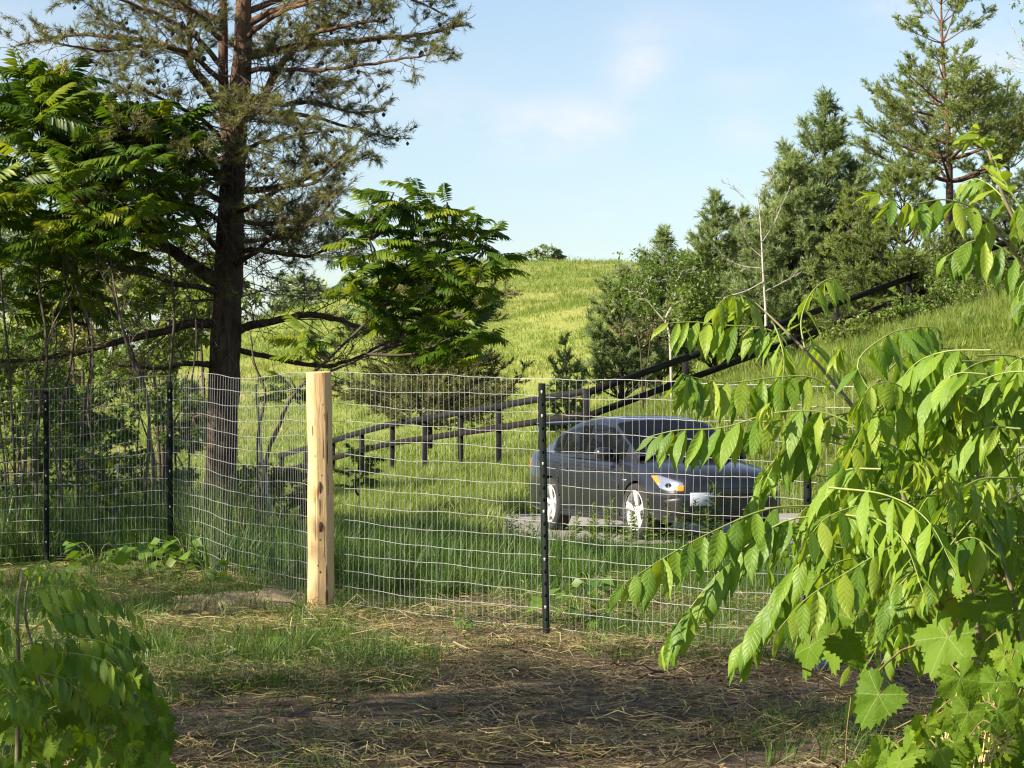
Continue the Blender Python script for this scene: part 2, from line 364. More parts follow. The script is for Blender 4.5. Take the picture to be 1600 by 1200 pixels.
def build_mound():
    """heap of dug earth beside the timber post"""
    g = Geo(); n, k = 26, 16
    c = np.array((-1.85, 18.5)); V = []
    for i in range(k):
        r = i / (k - 1)
        for a in np.arange(n) * 2 * math.pi / n:
            x = c[0] + math.cos(a) * r * .75; y = c[1] + math.sin(a) * r * .7
            h = .075 * math.cos(r * math.pi / 2) ** 1.3 - .02 * (r > .98)
            V.append((x, y, float(gz(x, y)) + h * (1 + .3 * float(noise2(np.array(x), np.array(y), 9, 6))) + .016 * R.standard_normal() * (r < .95)))
    q = [(i * n + j, i * n + (j + 1) % n, (i + 1) * n + (j + 1) % n, (i + 1) * n + j) for i in range(k - 1) for j in range(n)]
    g.add(V, q)
    m = simple('dug_earth', (.32, .25, .165), .95, var=.5, scale=9, bump=.9, bscale=45, spec=.1)
    o = obj('dirt_mound', g.mesh('dirt_mound', True), m); o['kind'] = 'structure'
build_mound()

# ------------------------------------------------------------------ grass (scattered clumps)
def clump(name, n, h, w, spread, lean, mat, tint=(0, 1), seg=3, dry=.08):
    g = Geo()
    for _ in range(n):
        a = R.uniform(0, 6.28); rr = spread * math.sqrt(R.uniform()); p = np.array((rr * math.cos(a), rr * math.sin(a), -.02))
        hh = h * R.uniform(.45, 1.1); d = np.array((math.cos(a + R.normal(0, .9)), math.sin(a + R.normal(0, .9)), 0)); le = lean * R.uniform(.2, 1.2) * hh
        t = np.linspace(0, 1, seg + 1); c = p + np.outer(t ** 1.0 * hh * (1 - .18 * t * R.uniform(0, 1.6)), UP) + np.outer(t ** 2 * le, d)
        side = np.array((-d[1], d[0], 0)); side = unit(side * R.uniform(.3, 1) + d * R.normal(0, .6)); ww = w * R.uniform(.6, 1.2) * (1 - t ** 1.6)
        V = np.concatenate([c[:-1] + side * ww[:-1, None] / 2, c[:-1] - side * ww[:-1, None] / 2, c[-1:]])
        q = [(i, i + 1, seg + i + 1, seg + i) for i in range(seg - 1)]
        tn = R.uniform(*tint) * .8 if R.uniform() > dry else R.uniform(.9, 1.0)
        g.add(V, q, [(seg - 1, 2 * seg, 2 * seg - 1)], tn)
    me = g.mesh(name); me.materials.append(mat)
    return bpy.data.objects.new(name, me)
def make_scatter_group():
    ng = bpy.data.node_groups.new('scatter_clumps', 'GeometryNodeTree')
    ng.interface.new_socket('Geometry', in_out='INPUT', socket_type='NodeSocketGeometry')
    ng.interface.new_socket('Clumps', in_out='INPUT', socket_type='NodeSocketCollection')
    ng.interface.new_socket('Geometry', in_out='OUTPUT', socket_type='NodeSocketGeometry')
    N, L = ng.nodes, ng.links
    gi = N.new('NodeGroupInput'); go = N.new('NodeGroupOutput'); ip = N.new('GeometryNodeInstanceOnPoints'); ci = N.new('GeometryNodeCollectionInfo')
    ci.inputs['Separate Children'].default_value = True; ci.inputs['Reset Children'].default_value = True
    def na(n, t):
        x = N.new('GeometryNodeInputNamedAttribute'); x.data_type = t; x.inputs['Name'].default_value = n; return x.outputs['Attribute']
    er = N.new('FunctionNodeEulerToRotation'); L.new(na('rot', 'FLOAT_VECTOR'), er.inputs[0])
    L.new(gi.outputs['Geometry'], ip.inputs['Points']); L.new(gi.outputs['Clumps'], ci.inputs['Collection']); L.new(ci.outputs[0], ip.inputs['Instance'])
    ip.inputs['Pick Instance'].default_value = True
    L.new(na('idx', 'INT'), ip.inputs['Instance Index']); L.new(er.outputs[0], ip.inputs['Rotation']); L.new(na('scl', 'FLOAT_VECTOR'), ip.inputs['Scale'])
    L.new(ip.outputs[0], go.inputs[0]); return ng
SCATTER = make_scatter_group()
def scatter(name, label, P, protos, scl, tilt=.12, zs=None):
    coll = bpy.data.collections.new(name + '_clumps')
    for p in protos: coll.objects.link(p)
    n = len(P); me = bpy.data.meshes.new(name); me.vertices.add(n); me.vertices.foreach_set('co', P.astype(np.float32).ravel())
    rot = np.stack([R.normal(0, tilt, n), R.normal(0, tilt, n), R.uniform(0, 6.28, n)], -1)
    s = R.uniform(scl[0], scl[1], n); s3 = np.stack([s, s, s * (R.uniform(.75, 1.25, n) if zs is None else zs)], -1)
    a = me.attributes.new('rot', 'FLOAT_VECTOR', 'POINT'); a.data.foreach_set('vector', rot.astype(np.float32).ravel())
    a = me.attributes.new('scl', 'FLOAT_VECTOR', 'POINT'); a.data.foreach_set('vector', s3.astype(np.float32).ravel())
    a = me.attributes.new('idx', 'INT', 'POINT'); a.data.foreach_set('value', R.integers(0, len(protos), n).astype(np.int32))
    o = bpy.data.objects.new(name, me); COL.objects.link(o)
    md = o.modifiers.new('scatter', 'NODES'); md.node_group = SCATTER
    for it in SCATTER.interface.items_tree:
        if it.in_out == 'INPUT' and it.name == 'Clumps': md[it.identifier] = coll
    o['kind'] = 'stuff'; o['label'] = label; o['category'] = 'grass'
    return o
def field(n, y0, y1, margin=1.0, keep=None, pw=1.0, xl=-1e9, xr=1e9):
    """points spread over the ground the camera sees between two distances"""
    y = y0 + (y1 - y0) * R.uniform(0, 1, n) ** pw; x = R.uniform(-1, 1, n) * (.205 * y + margin)
    k = (x > xl) & (x < xr)
    if keep is not None: k &= keep(x, y)
    x, y = x[k], y[k]; return np.stack([x, y, gz(x, y)], -1)
FX = np.array([-8, -6.0, -4.16, -2.85, -1.335, .232, 1.68, 3.4, 6]); FY = np.array([24.5, 23.9, 23.0, 21.5, 17.9, 16.0, 14.5, 12.9, 11])
behind = lambda x, y: y > np.interp(x, FX, FY) + .12
off_pad = lambda x, y: ~((x > -.25 + .1 * np.sin(y * 3)) & (y > 29.75) & (y < 38.1))

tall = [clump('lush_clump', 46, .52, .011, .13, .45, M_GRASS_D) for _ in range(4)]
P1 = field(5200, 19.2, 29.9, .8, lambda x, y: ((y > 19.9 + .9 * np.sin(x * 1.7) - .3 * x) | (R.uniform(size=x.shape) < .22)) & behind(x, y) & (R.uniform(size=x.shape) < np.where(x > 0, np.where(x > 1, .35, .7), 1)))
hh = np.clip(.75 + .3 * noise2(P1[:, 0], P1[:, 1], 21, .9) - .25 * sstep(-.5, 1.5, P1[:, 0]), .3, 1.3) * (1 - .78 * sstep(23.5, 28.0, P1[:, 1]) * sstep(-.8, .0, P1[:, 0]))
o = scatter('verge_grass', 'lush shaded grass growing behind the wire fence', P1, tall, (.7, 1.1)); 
o.data.attributes['scl'].data.foreach_set('vector', np.stack([hh, hh, hh * R.uniform(.7, 1.2, len(hh))], -1).astype(np.float32).ravel())
P2 = field(2300, 21, 33, .8, lambda x, y: (x < -2.1 - .25 * (y - 22)) & behind(x, y))
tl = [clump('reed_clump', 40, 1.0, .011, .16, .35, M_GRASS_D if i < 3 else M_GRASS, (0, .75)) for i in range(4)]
scatter('tall_grass', 'tall pale grass standing behind the left stretch of wire fence', P2, tl, (.6, 1.0))
mid = [clump('slope_clump', 60, .24, .012, .24, .6, M_GRASS, (0, 1)) for _ in range(4)]
P3 = field(14000, 29.5, 66, 2.5, lambda x, y: off_pad(x, y) & ((y > 37.5) | (x < .1) | (x > 8)), .85)
scatter('slope_grass', 'sunlit rough grass on the bank behind the parked car', P3, mid, (.7, 1.25), .2)
far = [clump('meadow_clump', 46, .22, .022, .6, .6, M_GRASS, (.3, .9), dry=.02) for _ in range(3)]
P4 = field(9000, 62, 150, 4, None, .8)
scatter('meadow_grass', 'long yellow green meadow grass on the far hill', P4, far, (.8, 1.5), .15)
P5 = field(3500, 150, 212, 6)
scatter('hilltop_grass', 'pale grass along the crest of the far hill', P5, far, (1.0, 1.9), .15)
# sparse green tufts in the cleared foreground
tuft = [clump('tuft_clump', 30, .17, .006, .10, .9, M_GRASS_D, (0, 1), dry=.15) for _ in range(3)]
patch = lambda x, y: (noise2(x, y, 31, 1.3) + .25 + .9 * np.exp(-((x + 1.2) ** 2 / 1.2 + (y - 14.2) ** 2 / 3)) + .6 * sstep(15.2, 17, y) + .5 * sstep(-1.5, -3, x)) > R.uniform(.25, 1.0, x.shape)
P6 = field(5200, 9.3, 20.5, .4, patch)
scatter('ground_tufts', 'short green grass tufts in the cleared strip before the fence', P6, tuft, (.5, 1.2), .25)

def straw():
    """cut straw, dry grass and leaf litter lying on the cleared ground"""
    g = Geo(); n = 150000
    y = 9.0 + 12.5 * R.uniform(0, 1, n) ** 1.15; x = R.uniform(-1, 1, n) * (.205 * y + .5)
    keep = R.uniform(size=n) < .45 + .6 * noise2(x, y, 77, 2.6); x, y = x[keep], y[keep]; n = len(x)
    z = gz(x, y) + R.exponential(.018, n) + .07 * np.clip(noise2(x, y, 12, 3.5), 0, 1)
    a = R.uniform(0, 6.28, n) + .8 * noise2(x, y, 15, 1.0); ln = R.uniform(.04, .20, n); w = R.uniform(.0020, .0048, n)
    d = np.stack([np.cos(a), np.sin(a), R.normal(0, .16, n)], -1); sd = np.stack([-np.sin(a), np.cos(a), R.normal(0, .5, n)], -1)
    bend = R.normal(0, .22, n)[:, None] * ln[:, None]
    c = np.stack([x, y, z + .006], -1)
    p0 = c - d * ln[:, None] / 2; p1 = c + sd * bend * .5 + UP * np.abs(bend) * .35; p2 = c + d * ln[:, None] / 2
    ws = sd * w[:, None] / 2
    V = np.stack([p0 - ws, p0 + ws, p1 - ws, p1 + ws, p2 - ws * .5, p2 + ws * .5], 1); V[..., 2] = np.maximum(V[..., 2], gz(V[..., 0], V[..., 1]) + .003)
    i = np.arange(n)[:, None] * 6
    q = np.concatenate([i + np.array([0, 1, 3, 2]), i + np.array([2, 3, 5, 4])], 0)
    green = np.clip(.34 + .3 * noise2(x, y, 31, 1.3) + .35 * np.exp(-((x + 1.0) ** 2 / 1.5 + (y - 14) ** 2 / 4)) + .35 * sstep(14.7, 16.3, y) - .25 * sstep(.2, 1.4, x) * (y < 15.5), .05, .95)
    tint = np.where(R.uniform(size=n) < green * .75, R.uniform(.5, 1.0, n), R.uniform(0, .62, n) ** 1.1)
    g.add(V.reshape(-1, 3), q, None, np.repeat(tint, 6))
    o = obj('straw_litter', g, M_STRAW, kind='stuff'); o['label'] = 'cut straw and dry grass strewn over the cleared ground'; o['category'] = 'straw'
    g = Geo(); n = 2600; y = 9.2 + 10 * R.uniform(0, 1, n); x = R.uniform(-1, 1, n) * (.205 * y + .4); k = noise2(x, y, 55, 1.6) > R.uniform(-.5, .9, n); x, y = x[k], y[k]
    leafcloud(g, np.stack([x, y, gz(x, y) + R.uniform(.01, .05, len(x))], -1), .05, R.uniform(0, .35, len(x)), 1.2, .6, np.stack([R.normal(0, 1, len(x)), R.normal(0, 1, len(x)), R.normal(0, .15, len(x))], -1))
    o = obj('leaf_litter', g, M_STRAW, kind='stuff'); o['label'] = 'dead brown leaves lying among the straw'; o['category'] = 'leaves'
    # fine broken twigs
    g = Geo()
    for _ in range(420):
        yy = R.uniform(9.3, 17.5); xx = R.uniform(-1, 1) * (.2 * yy + .4)
        if R.uniform() > .35 + .5 * (xx > -.3): continue
        a = R.uniform(0, 6.28); ln = R.uniform(.12, .6); k = 6; t = np.linspace(-.5, .5, k)
        P = np.stack([xx + t * ln * math.cos(a) + np.cumsum(R.normal(0, .012, k)), yy + t * ln * math.sin(a) + np.cumsum(R.normal(0, .012, k)), np.zeros(k)], -1)
        P[:, 2] = gz(P[:, 0], P[:, 1]) + .02 + np.abs(np.cumsum(R.normal(0, .02, k)))
        tube(g, P, np.linspace(.005, .002, k) * R.uniform(.6, 1.3), 4, R.uniform())
    o = obj('broken_twigs', g, simple('dead_twig', (.07, .045, .035), .9, var=.4), kind='stuff'); o['label'] = 'thin dark broken twigs scattered through the straw'; o['category'] = 'twigs'
straw()
def sticks():
    m = simple('stick_bark', (.10, .06, .04), .9, var=.45, scale=20, bump=.4)
    spec = [([(548, 965), (580, 958), (612, 968), (640, 972)], 'reddish brown stick lying at the foot of the timber post'),
            ([(905, 935), (915, 922), (935, 930), (955, 948)], 'dark curled stick lying in the weeds right of the dark steel post'),
            ([(990, 1075), (1070, 1050), (1140, 1038), (1215, 1046)], 'long straight brown branch lying across straw under the walnut leaves'),
            ([(440, 1130), (480, 1175), (500, 1198)], 'thin dark stick leaning in the straw at the bottom edge'),
            ([(745, 1056), (765, 1070), (800, 1092)], 'pale cut stick lying in the straw below the middle steel post'),
            ([(640, 1010), (700, 1020), (760, 1030)], 'dark twig lying along the edge of the shaded ground'),
            ([(1000, 1130), (1090, 1110), (1180, 1120), (1240, 1095)], 'black forked branch lying in shaded straw at lower right')]
    for pts, lab in spec:
        P = []
        for px, py in pts:
            Y = CAMZ * F / (py - HOR); P.append((at(px, py, Y)[0], Y, 0))
        P = spline(P, 14); P[:, 2] = gz(P[:, 0], P[:, 1]) + .025 + .015 * np.abs(np.sin(np.arange(14)))
        g = Geo(); r = R.uniform(.007, .011); tube(g, P, np.linspace(r, r * .4, 14), 6, rough=.08)
        if 'forked' in lab: tube(g, spline([P[6], P[6] + (P[8] - P[6]) * 1.2 + (0, .15, .03), P[6] + (P[9] - P[6]) * 1.3 + (0, .32, .02)], 7), np.linspace(r * .7, r * .3, 7), 5)
        o = obj('fallen_stick', g, m); o['label'] = lab; o['category'] = 'stick'; o['group'] = 'sticks on the cleared ground'
sticks()

# ------------------------------------------------------------------ wire fence with its posts
def build_wire_fence():
    wpost = np.array((-1.335, 17.9)); 
    pts = [(-6.0, 23.9), (-4.16, 23.0), (-2.85, 21.5), (-1.335, 17.9), (.232, 16.0), (1.68, 14.5), (3.4, 12.9)]
    base = float(gz(*wpost)); root = thing('wire_fence', 'new galvanised wire mesh fence on steel posts and one thick timber post', 'fence', (wpost[0], wpost[1], base))
    # the mesh runs behind the posts
    path = [np.array(p) + np.array((.03, .05)) for p in pts]; path[3] = wpost + np.array((.075, .10))
    path = np.array(path); seg = np.linalg.norm(np.diff(path, axis=0), axis=1); cum = np.concatenate([[0], np.cumsum(seg)]); LEN = cum[-1]
    def pos(s):
        return np.stack([np.interp(s, cum, path[:, 0]), np.interp(s, cum, path[:, 1])], -1)
    def bulge(s, z):     # slack mesh waves a little between the posts
        e = np.ones_like(s)
        for c in cum: e = np.minimum(e, np.abs(s - c) / .35)
        return e * (.014 * np.sin(s * 2.1 + z * 1.3) + .007 * np.sin(s * 5.3 + z * 2.0))
    top = lambda s: np.interp(s, cum, [1.56, 1.56, 1.58, 1.675, 1.60, 1.56, 1.54])
    bot = lambda s: np.interp(s, cum, [.05, .05, .04, .055, .03, .03, .03])
    rows = 15; galv = simple('galvanised_wire', (.46, .47, .47), .42, .35, var=.15, scale=30)
    # line wires
    n = 720; s = np.linspace(0, LEN, n); xy = pos(s); gnd = gz(xy[:, 0], xy[:, 1])
    tdir = unit(np.gradient(xy, axis=0)); nrm = np.stack([-tdir[:, 1], tdir[:, 0]], -1)
    for r in range(rows):
        f = r / (rows - 1); z = bot(s) + (top(s) - bot(s)) * f
        z = z + .006 * np.sin(s * 3.1 + r * 1.7) + .0025 * np.sin(s * 11 + r * 2.3) + .0022 * np.maximum(0, np.sin(s * 2 * math.pi / .12 + r)) ** 3
        p = xy + nrm * (bulge(s, z) + .003)[:, None]
        g = Geo(); tube(g, np.column_stack([p, gnd + z]), .0021 if r in (0, rows - 1) else .0017, 4, cap=False)
        obj('line_wire', g, galv, root)
    # stay wires, every one of them its own piece
    step = .06
    for i, ss in enumerate(np.arange(.03, LEN, step)):
        if abs(ss - cum[3]) < .06: continue
        ss += R.normal(0, .002); p0 = pos(ss); gg = float(gz(*p0)); zz = np.linspace(float(bot(ss)), float(top(ss)), 9)
        k = min(int(ss / LEN * n), n - 1); nn = nrm[k]
        pp = p0[None] + nn[None] * bulge(np.full(9, ss), zz)[:, None] + tdir[k][None] * (.004 * np.sin(zz * 5 + i) + R.normal(0, .0012, 9))[:, None]
        g = Geo(); tube(g, np.column_stack([pp, gg + zz]), .00095, 4, cap=False)
        obj('stay_wire', g, galv, root)
    # timber post: peeled log, flattened flank, knots
    m, N, L, b = new_mat('peeled_timber')
    tc = N.new('ShaderNodeTexCoord'); mp = N.new('ShaderNodeVectorMath'); mp.operation = 'MULTIPLY'; mp.inputs[1].default_value = (30, 30, 2.2); L.new(tc.outputs['Object'], mp.inputs[0])
    f = noise_node(N, L, 2.0, 6, .65, mp.outputs[0], .6)
    col = ramp(N, L, f, [(.22, (.36, .21, .085)), (.42, (.55, .37, .18)), (.6, (.62, .45, .235)), (.85, (.70, .53, .30))])
    f2 = noise_node(N, L, 4.2, 5, .7, tc.outputs['Object'])
    col = mixc(N, L, ramp(N, L, f2, [(.60, (0, 0, 0)), (.70, (.75, .75, .75))]), col, (.36, .21, .09))
    mp2 = N.new('ShaderNodeVectorMath'); mp2.operation = 'MULTIPLY'; mp2.inputs[1].default_value = (9, 9, 1.5); L.new(tc.outputs['Object'], mp2.inputs[0])
    f3 = noise_node(N, L, 1.6, 4, .6, mp2.outputs[0])
    col = mixc(N, L, ramp(N, L, f3, [(.64, (0, 0, 0)), (.69, (.8, .8, .8))]), col, (.16, .06, .025))
    L.new(col, b.inputs['Base Color']); b.inputs['Roughness'].default_value = .75; b.inputs['Specular IOR Level'].default_value = .25
    bp = N.new('ShaderNodeBump'); bp.inputs['Strength'].default_value = .5; bp.inputs['Distance'].default_value = .01; L.new(f, bp.inputs['Height']); L.new(bp.outputs[0], b.inputs['Normal'])
    g = Geo(); nz, k = 46, 36; zs = np.linspace(-.35, 1.665, nz); th = np.arange(k) * 2 * math.pi / k; V = []
    for z in zs:
        rad = .0925 - .004 * (z / 1.6) + .0025 * math.sin(z * 4.1) + .002 * math.sin(z * 9.3 + 1)
        rr = np.full(k, rad)
        # shaved flat planes left by the debarker
        for a0, dd in ((RAD(208), .915), (RAD(276), .935), (RAD(150), .95), (RAD(322), .955)):
            w = np.cos(th - a0 - .12 * math.sin(z * 2.2)); lim = rad * dd / np.maximum(w, .01); rr = np.where(w > .2, np.minimum(rr, lim), rr)
        V.append(np.stack([rr * np.cos(th) + .006 * math.sin(z * 1.7), rr * np.sin(th), np.full(k, z)], -1))
    V = np.array(V); V[-1, :, 2] += .006 * np.cos(th - 1.2)
    lean = .012; V[..., 0] -= (1.66 - V[..., 2]) * -lean * .9
    V[..., 0] -= .018
    i = np.arange(nz - 1)[:, None] * k; j = np.arange(k)[None]; j2 = (j + 1) % k
    g.add(V.reshape(-1, 3), np.stack([i + j, i + j2, i + k + j2, i + k + j], -1).reshape(-1, 4))
    tp = V[-1]; c = tp.mean(0) + (0, 0, .003); inner = c + (tp - c) * .93 + (0, 0, .004)
    g.add(np.vstack([tp, inner, c[None]]), [(x, (x + 1) % k, k + (x + 1) % k, k + x) for x in range(k)], [(k + x, k + (x + 1) % k, 2 * k) for x in range(k)])
    Mw = Matrix.Translation((wpost[0], wpost[1], base))
    pm = g.mesh('timber_post', True); pm.set_sharp_from_angle(angle=RAD(11))
    wp = obj('timber_post', pm, m, root, Mw, label='thick peeled timber post with dark knots')
    knot = simple('knot', (.11, .035, .015), .7, var=.4, scale=60)
    def surf(a, z, rr=.0):
        k_ = int(round((a % (2 * math.pi)) / (2 * math.pi) * k)) % k; zi = int(np.argmin(np.abs(zs - z))); p = V[zi, k_]; return p, np.array((math.cos(a), math.sin(a), 0))
    for a, z, w, h in ((268, .86, .014, .052), (270, .60, .021, .042), (272, .49, .006, .008), (266, .27, .008, .010), (291, 1.42, .005, .006), (276, .96, .005, .006), (246, 1.08, .005, .006), (314, .80, .005, .005), (263, .34, .005, .006), (268, .74, .0035, .07), (306, 1.32, .005, .10), (308, 1.10, .006, .13), (306, .88, .0035, .11), (302, .22, .007, .10), (300, .10, .010, .07), (240, 1.28, .006, .05), (252, .62, .0012, .16), (286, 1.2, .0012, .18), (228, .45, .0012, .14), (292, .52, .0011, .15)):
        p, nn = surf(RAD(a), z); g2 = Geo(); kk = 14; tt = np.arange(kk) * 2 * math.pi / kk; sd = np.array((-nn[1], nn[0], 0))
        ring = p + sd * (w * np.cos(tt))[:, None] * (1 + .12 * np.sin(tt * 3))[:, None] + UP * (h * np.sin(tt))[:, None]
        g2.add(np.vstack([ring - nn * .003, p + (ring - p) * .8 + nn * .0008, p + nn * .001]), [(x, (x + 1) % kk, kk + (x + 1) % kk, kk + x) for x in range(kk)], [(kk + x, kk + (x + 1) % kk, 2 * kk) for x in range(kk)])
        kn = obj('knot', g2.mesh('knot', True), knot, wp); kn.matrix_parent_inverse = Matrix()
    # studded steel T-posts
    steel = simple('green_black_steel', (.004, .008, .006), .65, .0, spec=.12, var=.3, scale=20); stud = simple('bright_stud', (.55, .55, .52), .4, .5)
    for (x, y), h, lx, lab in (((-4.16, 23.0), 1.53, .012, 'dark steel post farthest left, deep in shade'), ((-2.85, 21.5), 1.52, .01, 'dark steel post standing in front of leaning sapling stems'), ((.232, 16.0), 1.57, .035, 'dark steel post with white studs in front of the car'), ((1.68, 14.5), 1.56, .0, 'dark steel post hidden behind walnut leaves')):
        gg = float(gz(x, y)); g = Geo(); t = .005; hw = .0225; fl = .038; zs2 = (-.45, h)
        # T profile: flange towards the camera side, stem behind
        prof = np.array([(-hw, -fl), (hw, -fl), (hw, -fl + .007), (.004, -fl + .007), (.004, .012), (-.004, .012), (-.004, -fl + .007), (-hw, -fl + .007)])
        rz = math.atan2(-x, y) * 0 + RAD(-18); cr, sr = math.cos(rz), math.sin(rz); prof = np.stack([prof[:, 0] * cr - prof[:, 1] * sr, prof[:, 0] * sr + prof[:, 1] * cr], -1)
        V2 = np.array([(a, b_, z) for z in zs2 for a, b_ in prof]); V2[8:, 0] -= lx; nn = 8
        g.add(V2, [(i, (i + 1) % nn, nn + (i + 1) % nn, nn + i) for i in range(nn)] + [(8, 9, 10, 15), (11, 12, 13, 14), (10, 11, 14, 15)])
        tp = obj('steel_post', g, steel, root, Matrix.Translation((x, y, gg)), label=lab)
        fx, fy = np.array((0, -fl - .001)) @ np.array(((cr, sr), (-sr, cr)))
        for q_, z in enumerate(np.arange(.10, h - .02, .0745)):
            g = Geo(); box(g, (fx - lx * (z + .45) / (h + .45), fy, z), (.006, .0045, .010), None, bev=.002)
            so_ = obj('stud', g, stud if q_ % 4 == 1 or z > h - .1 else steel, tp); so_.matrix_parent_inverse = Matrix()
    return path
FENCE = build_wire_fence()

# ------------------------------------------------------------------ black rail fence on the bank
def build_rail_fence():
    m = simple('black_painted_board', (.012, .012, .013), .7, var=.5, scale=6, bump=.3, bscale=40, spec=.15)
    mw = simple('weathered_black_board', (.016, .014, .013), .8, var=.7, scale=14, bump=.4, bscale=50, spec=.12)
    # post tops: (px, py, Y)
    A = at(917, 605, 48.8); B = at(613, 658, 60.2)
    left = [A + (B - A) * t for t in np.linspace(0, 1, 6)]
    left += [at(565, 671, 62.5), at(520, 685, 65.0), at(478, 697, 67.5), at(440, 707, 70.0)]
    ly = {2: 631, 3: 641, 4: 650}
    right = [A, at(1071, 551, 51.3), at(1193, 508, 54.0), at(1307, 467, 57.0), at(1420, 427, 60.0), at(1525, 390, 63.0), at(1630, 353, 66.0)]
    root = thing('rail_fence', 'black two-rail timber fence climbing the grassy bank behind the car', 'fence', (A[0], A[1], float(gz(A[0], A[1]))))
    def post(p):
        g0 = float(gz(p[0], p[1])); g = Geo(); box(g, (p[0], p[1], (p[2] - .03 + g0 - .4) / 2), (.062, .062, (p[2] - .03 - g0 + .4) / 2), bev=.006); obj('post', g, m, root)
    done = []
    for line in (left, right):
        for i, p in enumerate(line):
            if not (line is right and i == 0): post(p)
        for a, b_ in zip(line[:-1], line[1:]):
            d = unit(b_ - a); nrm = unit(np.cross(d, UP)); nrm = nrm if nrm[1] < 0 else -nrm
            for dz, hw, mm in ((-.085, .068, m), (-.53, .066, mw)):
                g = Geo(); c0 = a + nrm * .082 + UP * dz; c1 = b_ + nrm * .082 + UP * dz; ext = d * .004
                V = []
                for c in (c0 + ext, c1 - ext):
                    for sy, sz in ((-1, -1), (1, -1), (1, 1), (-1, 1)): V.append(c + nrm * .013 * sy + UP * hw * sz)
                g.add(V, [(0, 1, 5, 4), (1, 2, 6, 5), (2, 3, 7, 6), (3, 0, 4, 7), (3, 2, 1, 0), (4, 5, 6, 7)])
                obj('rail', g, mm, root)
build_rail_fence()

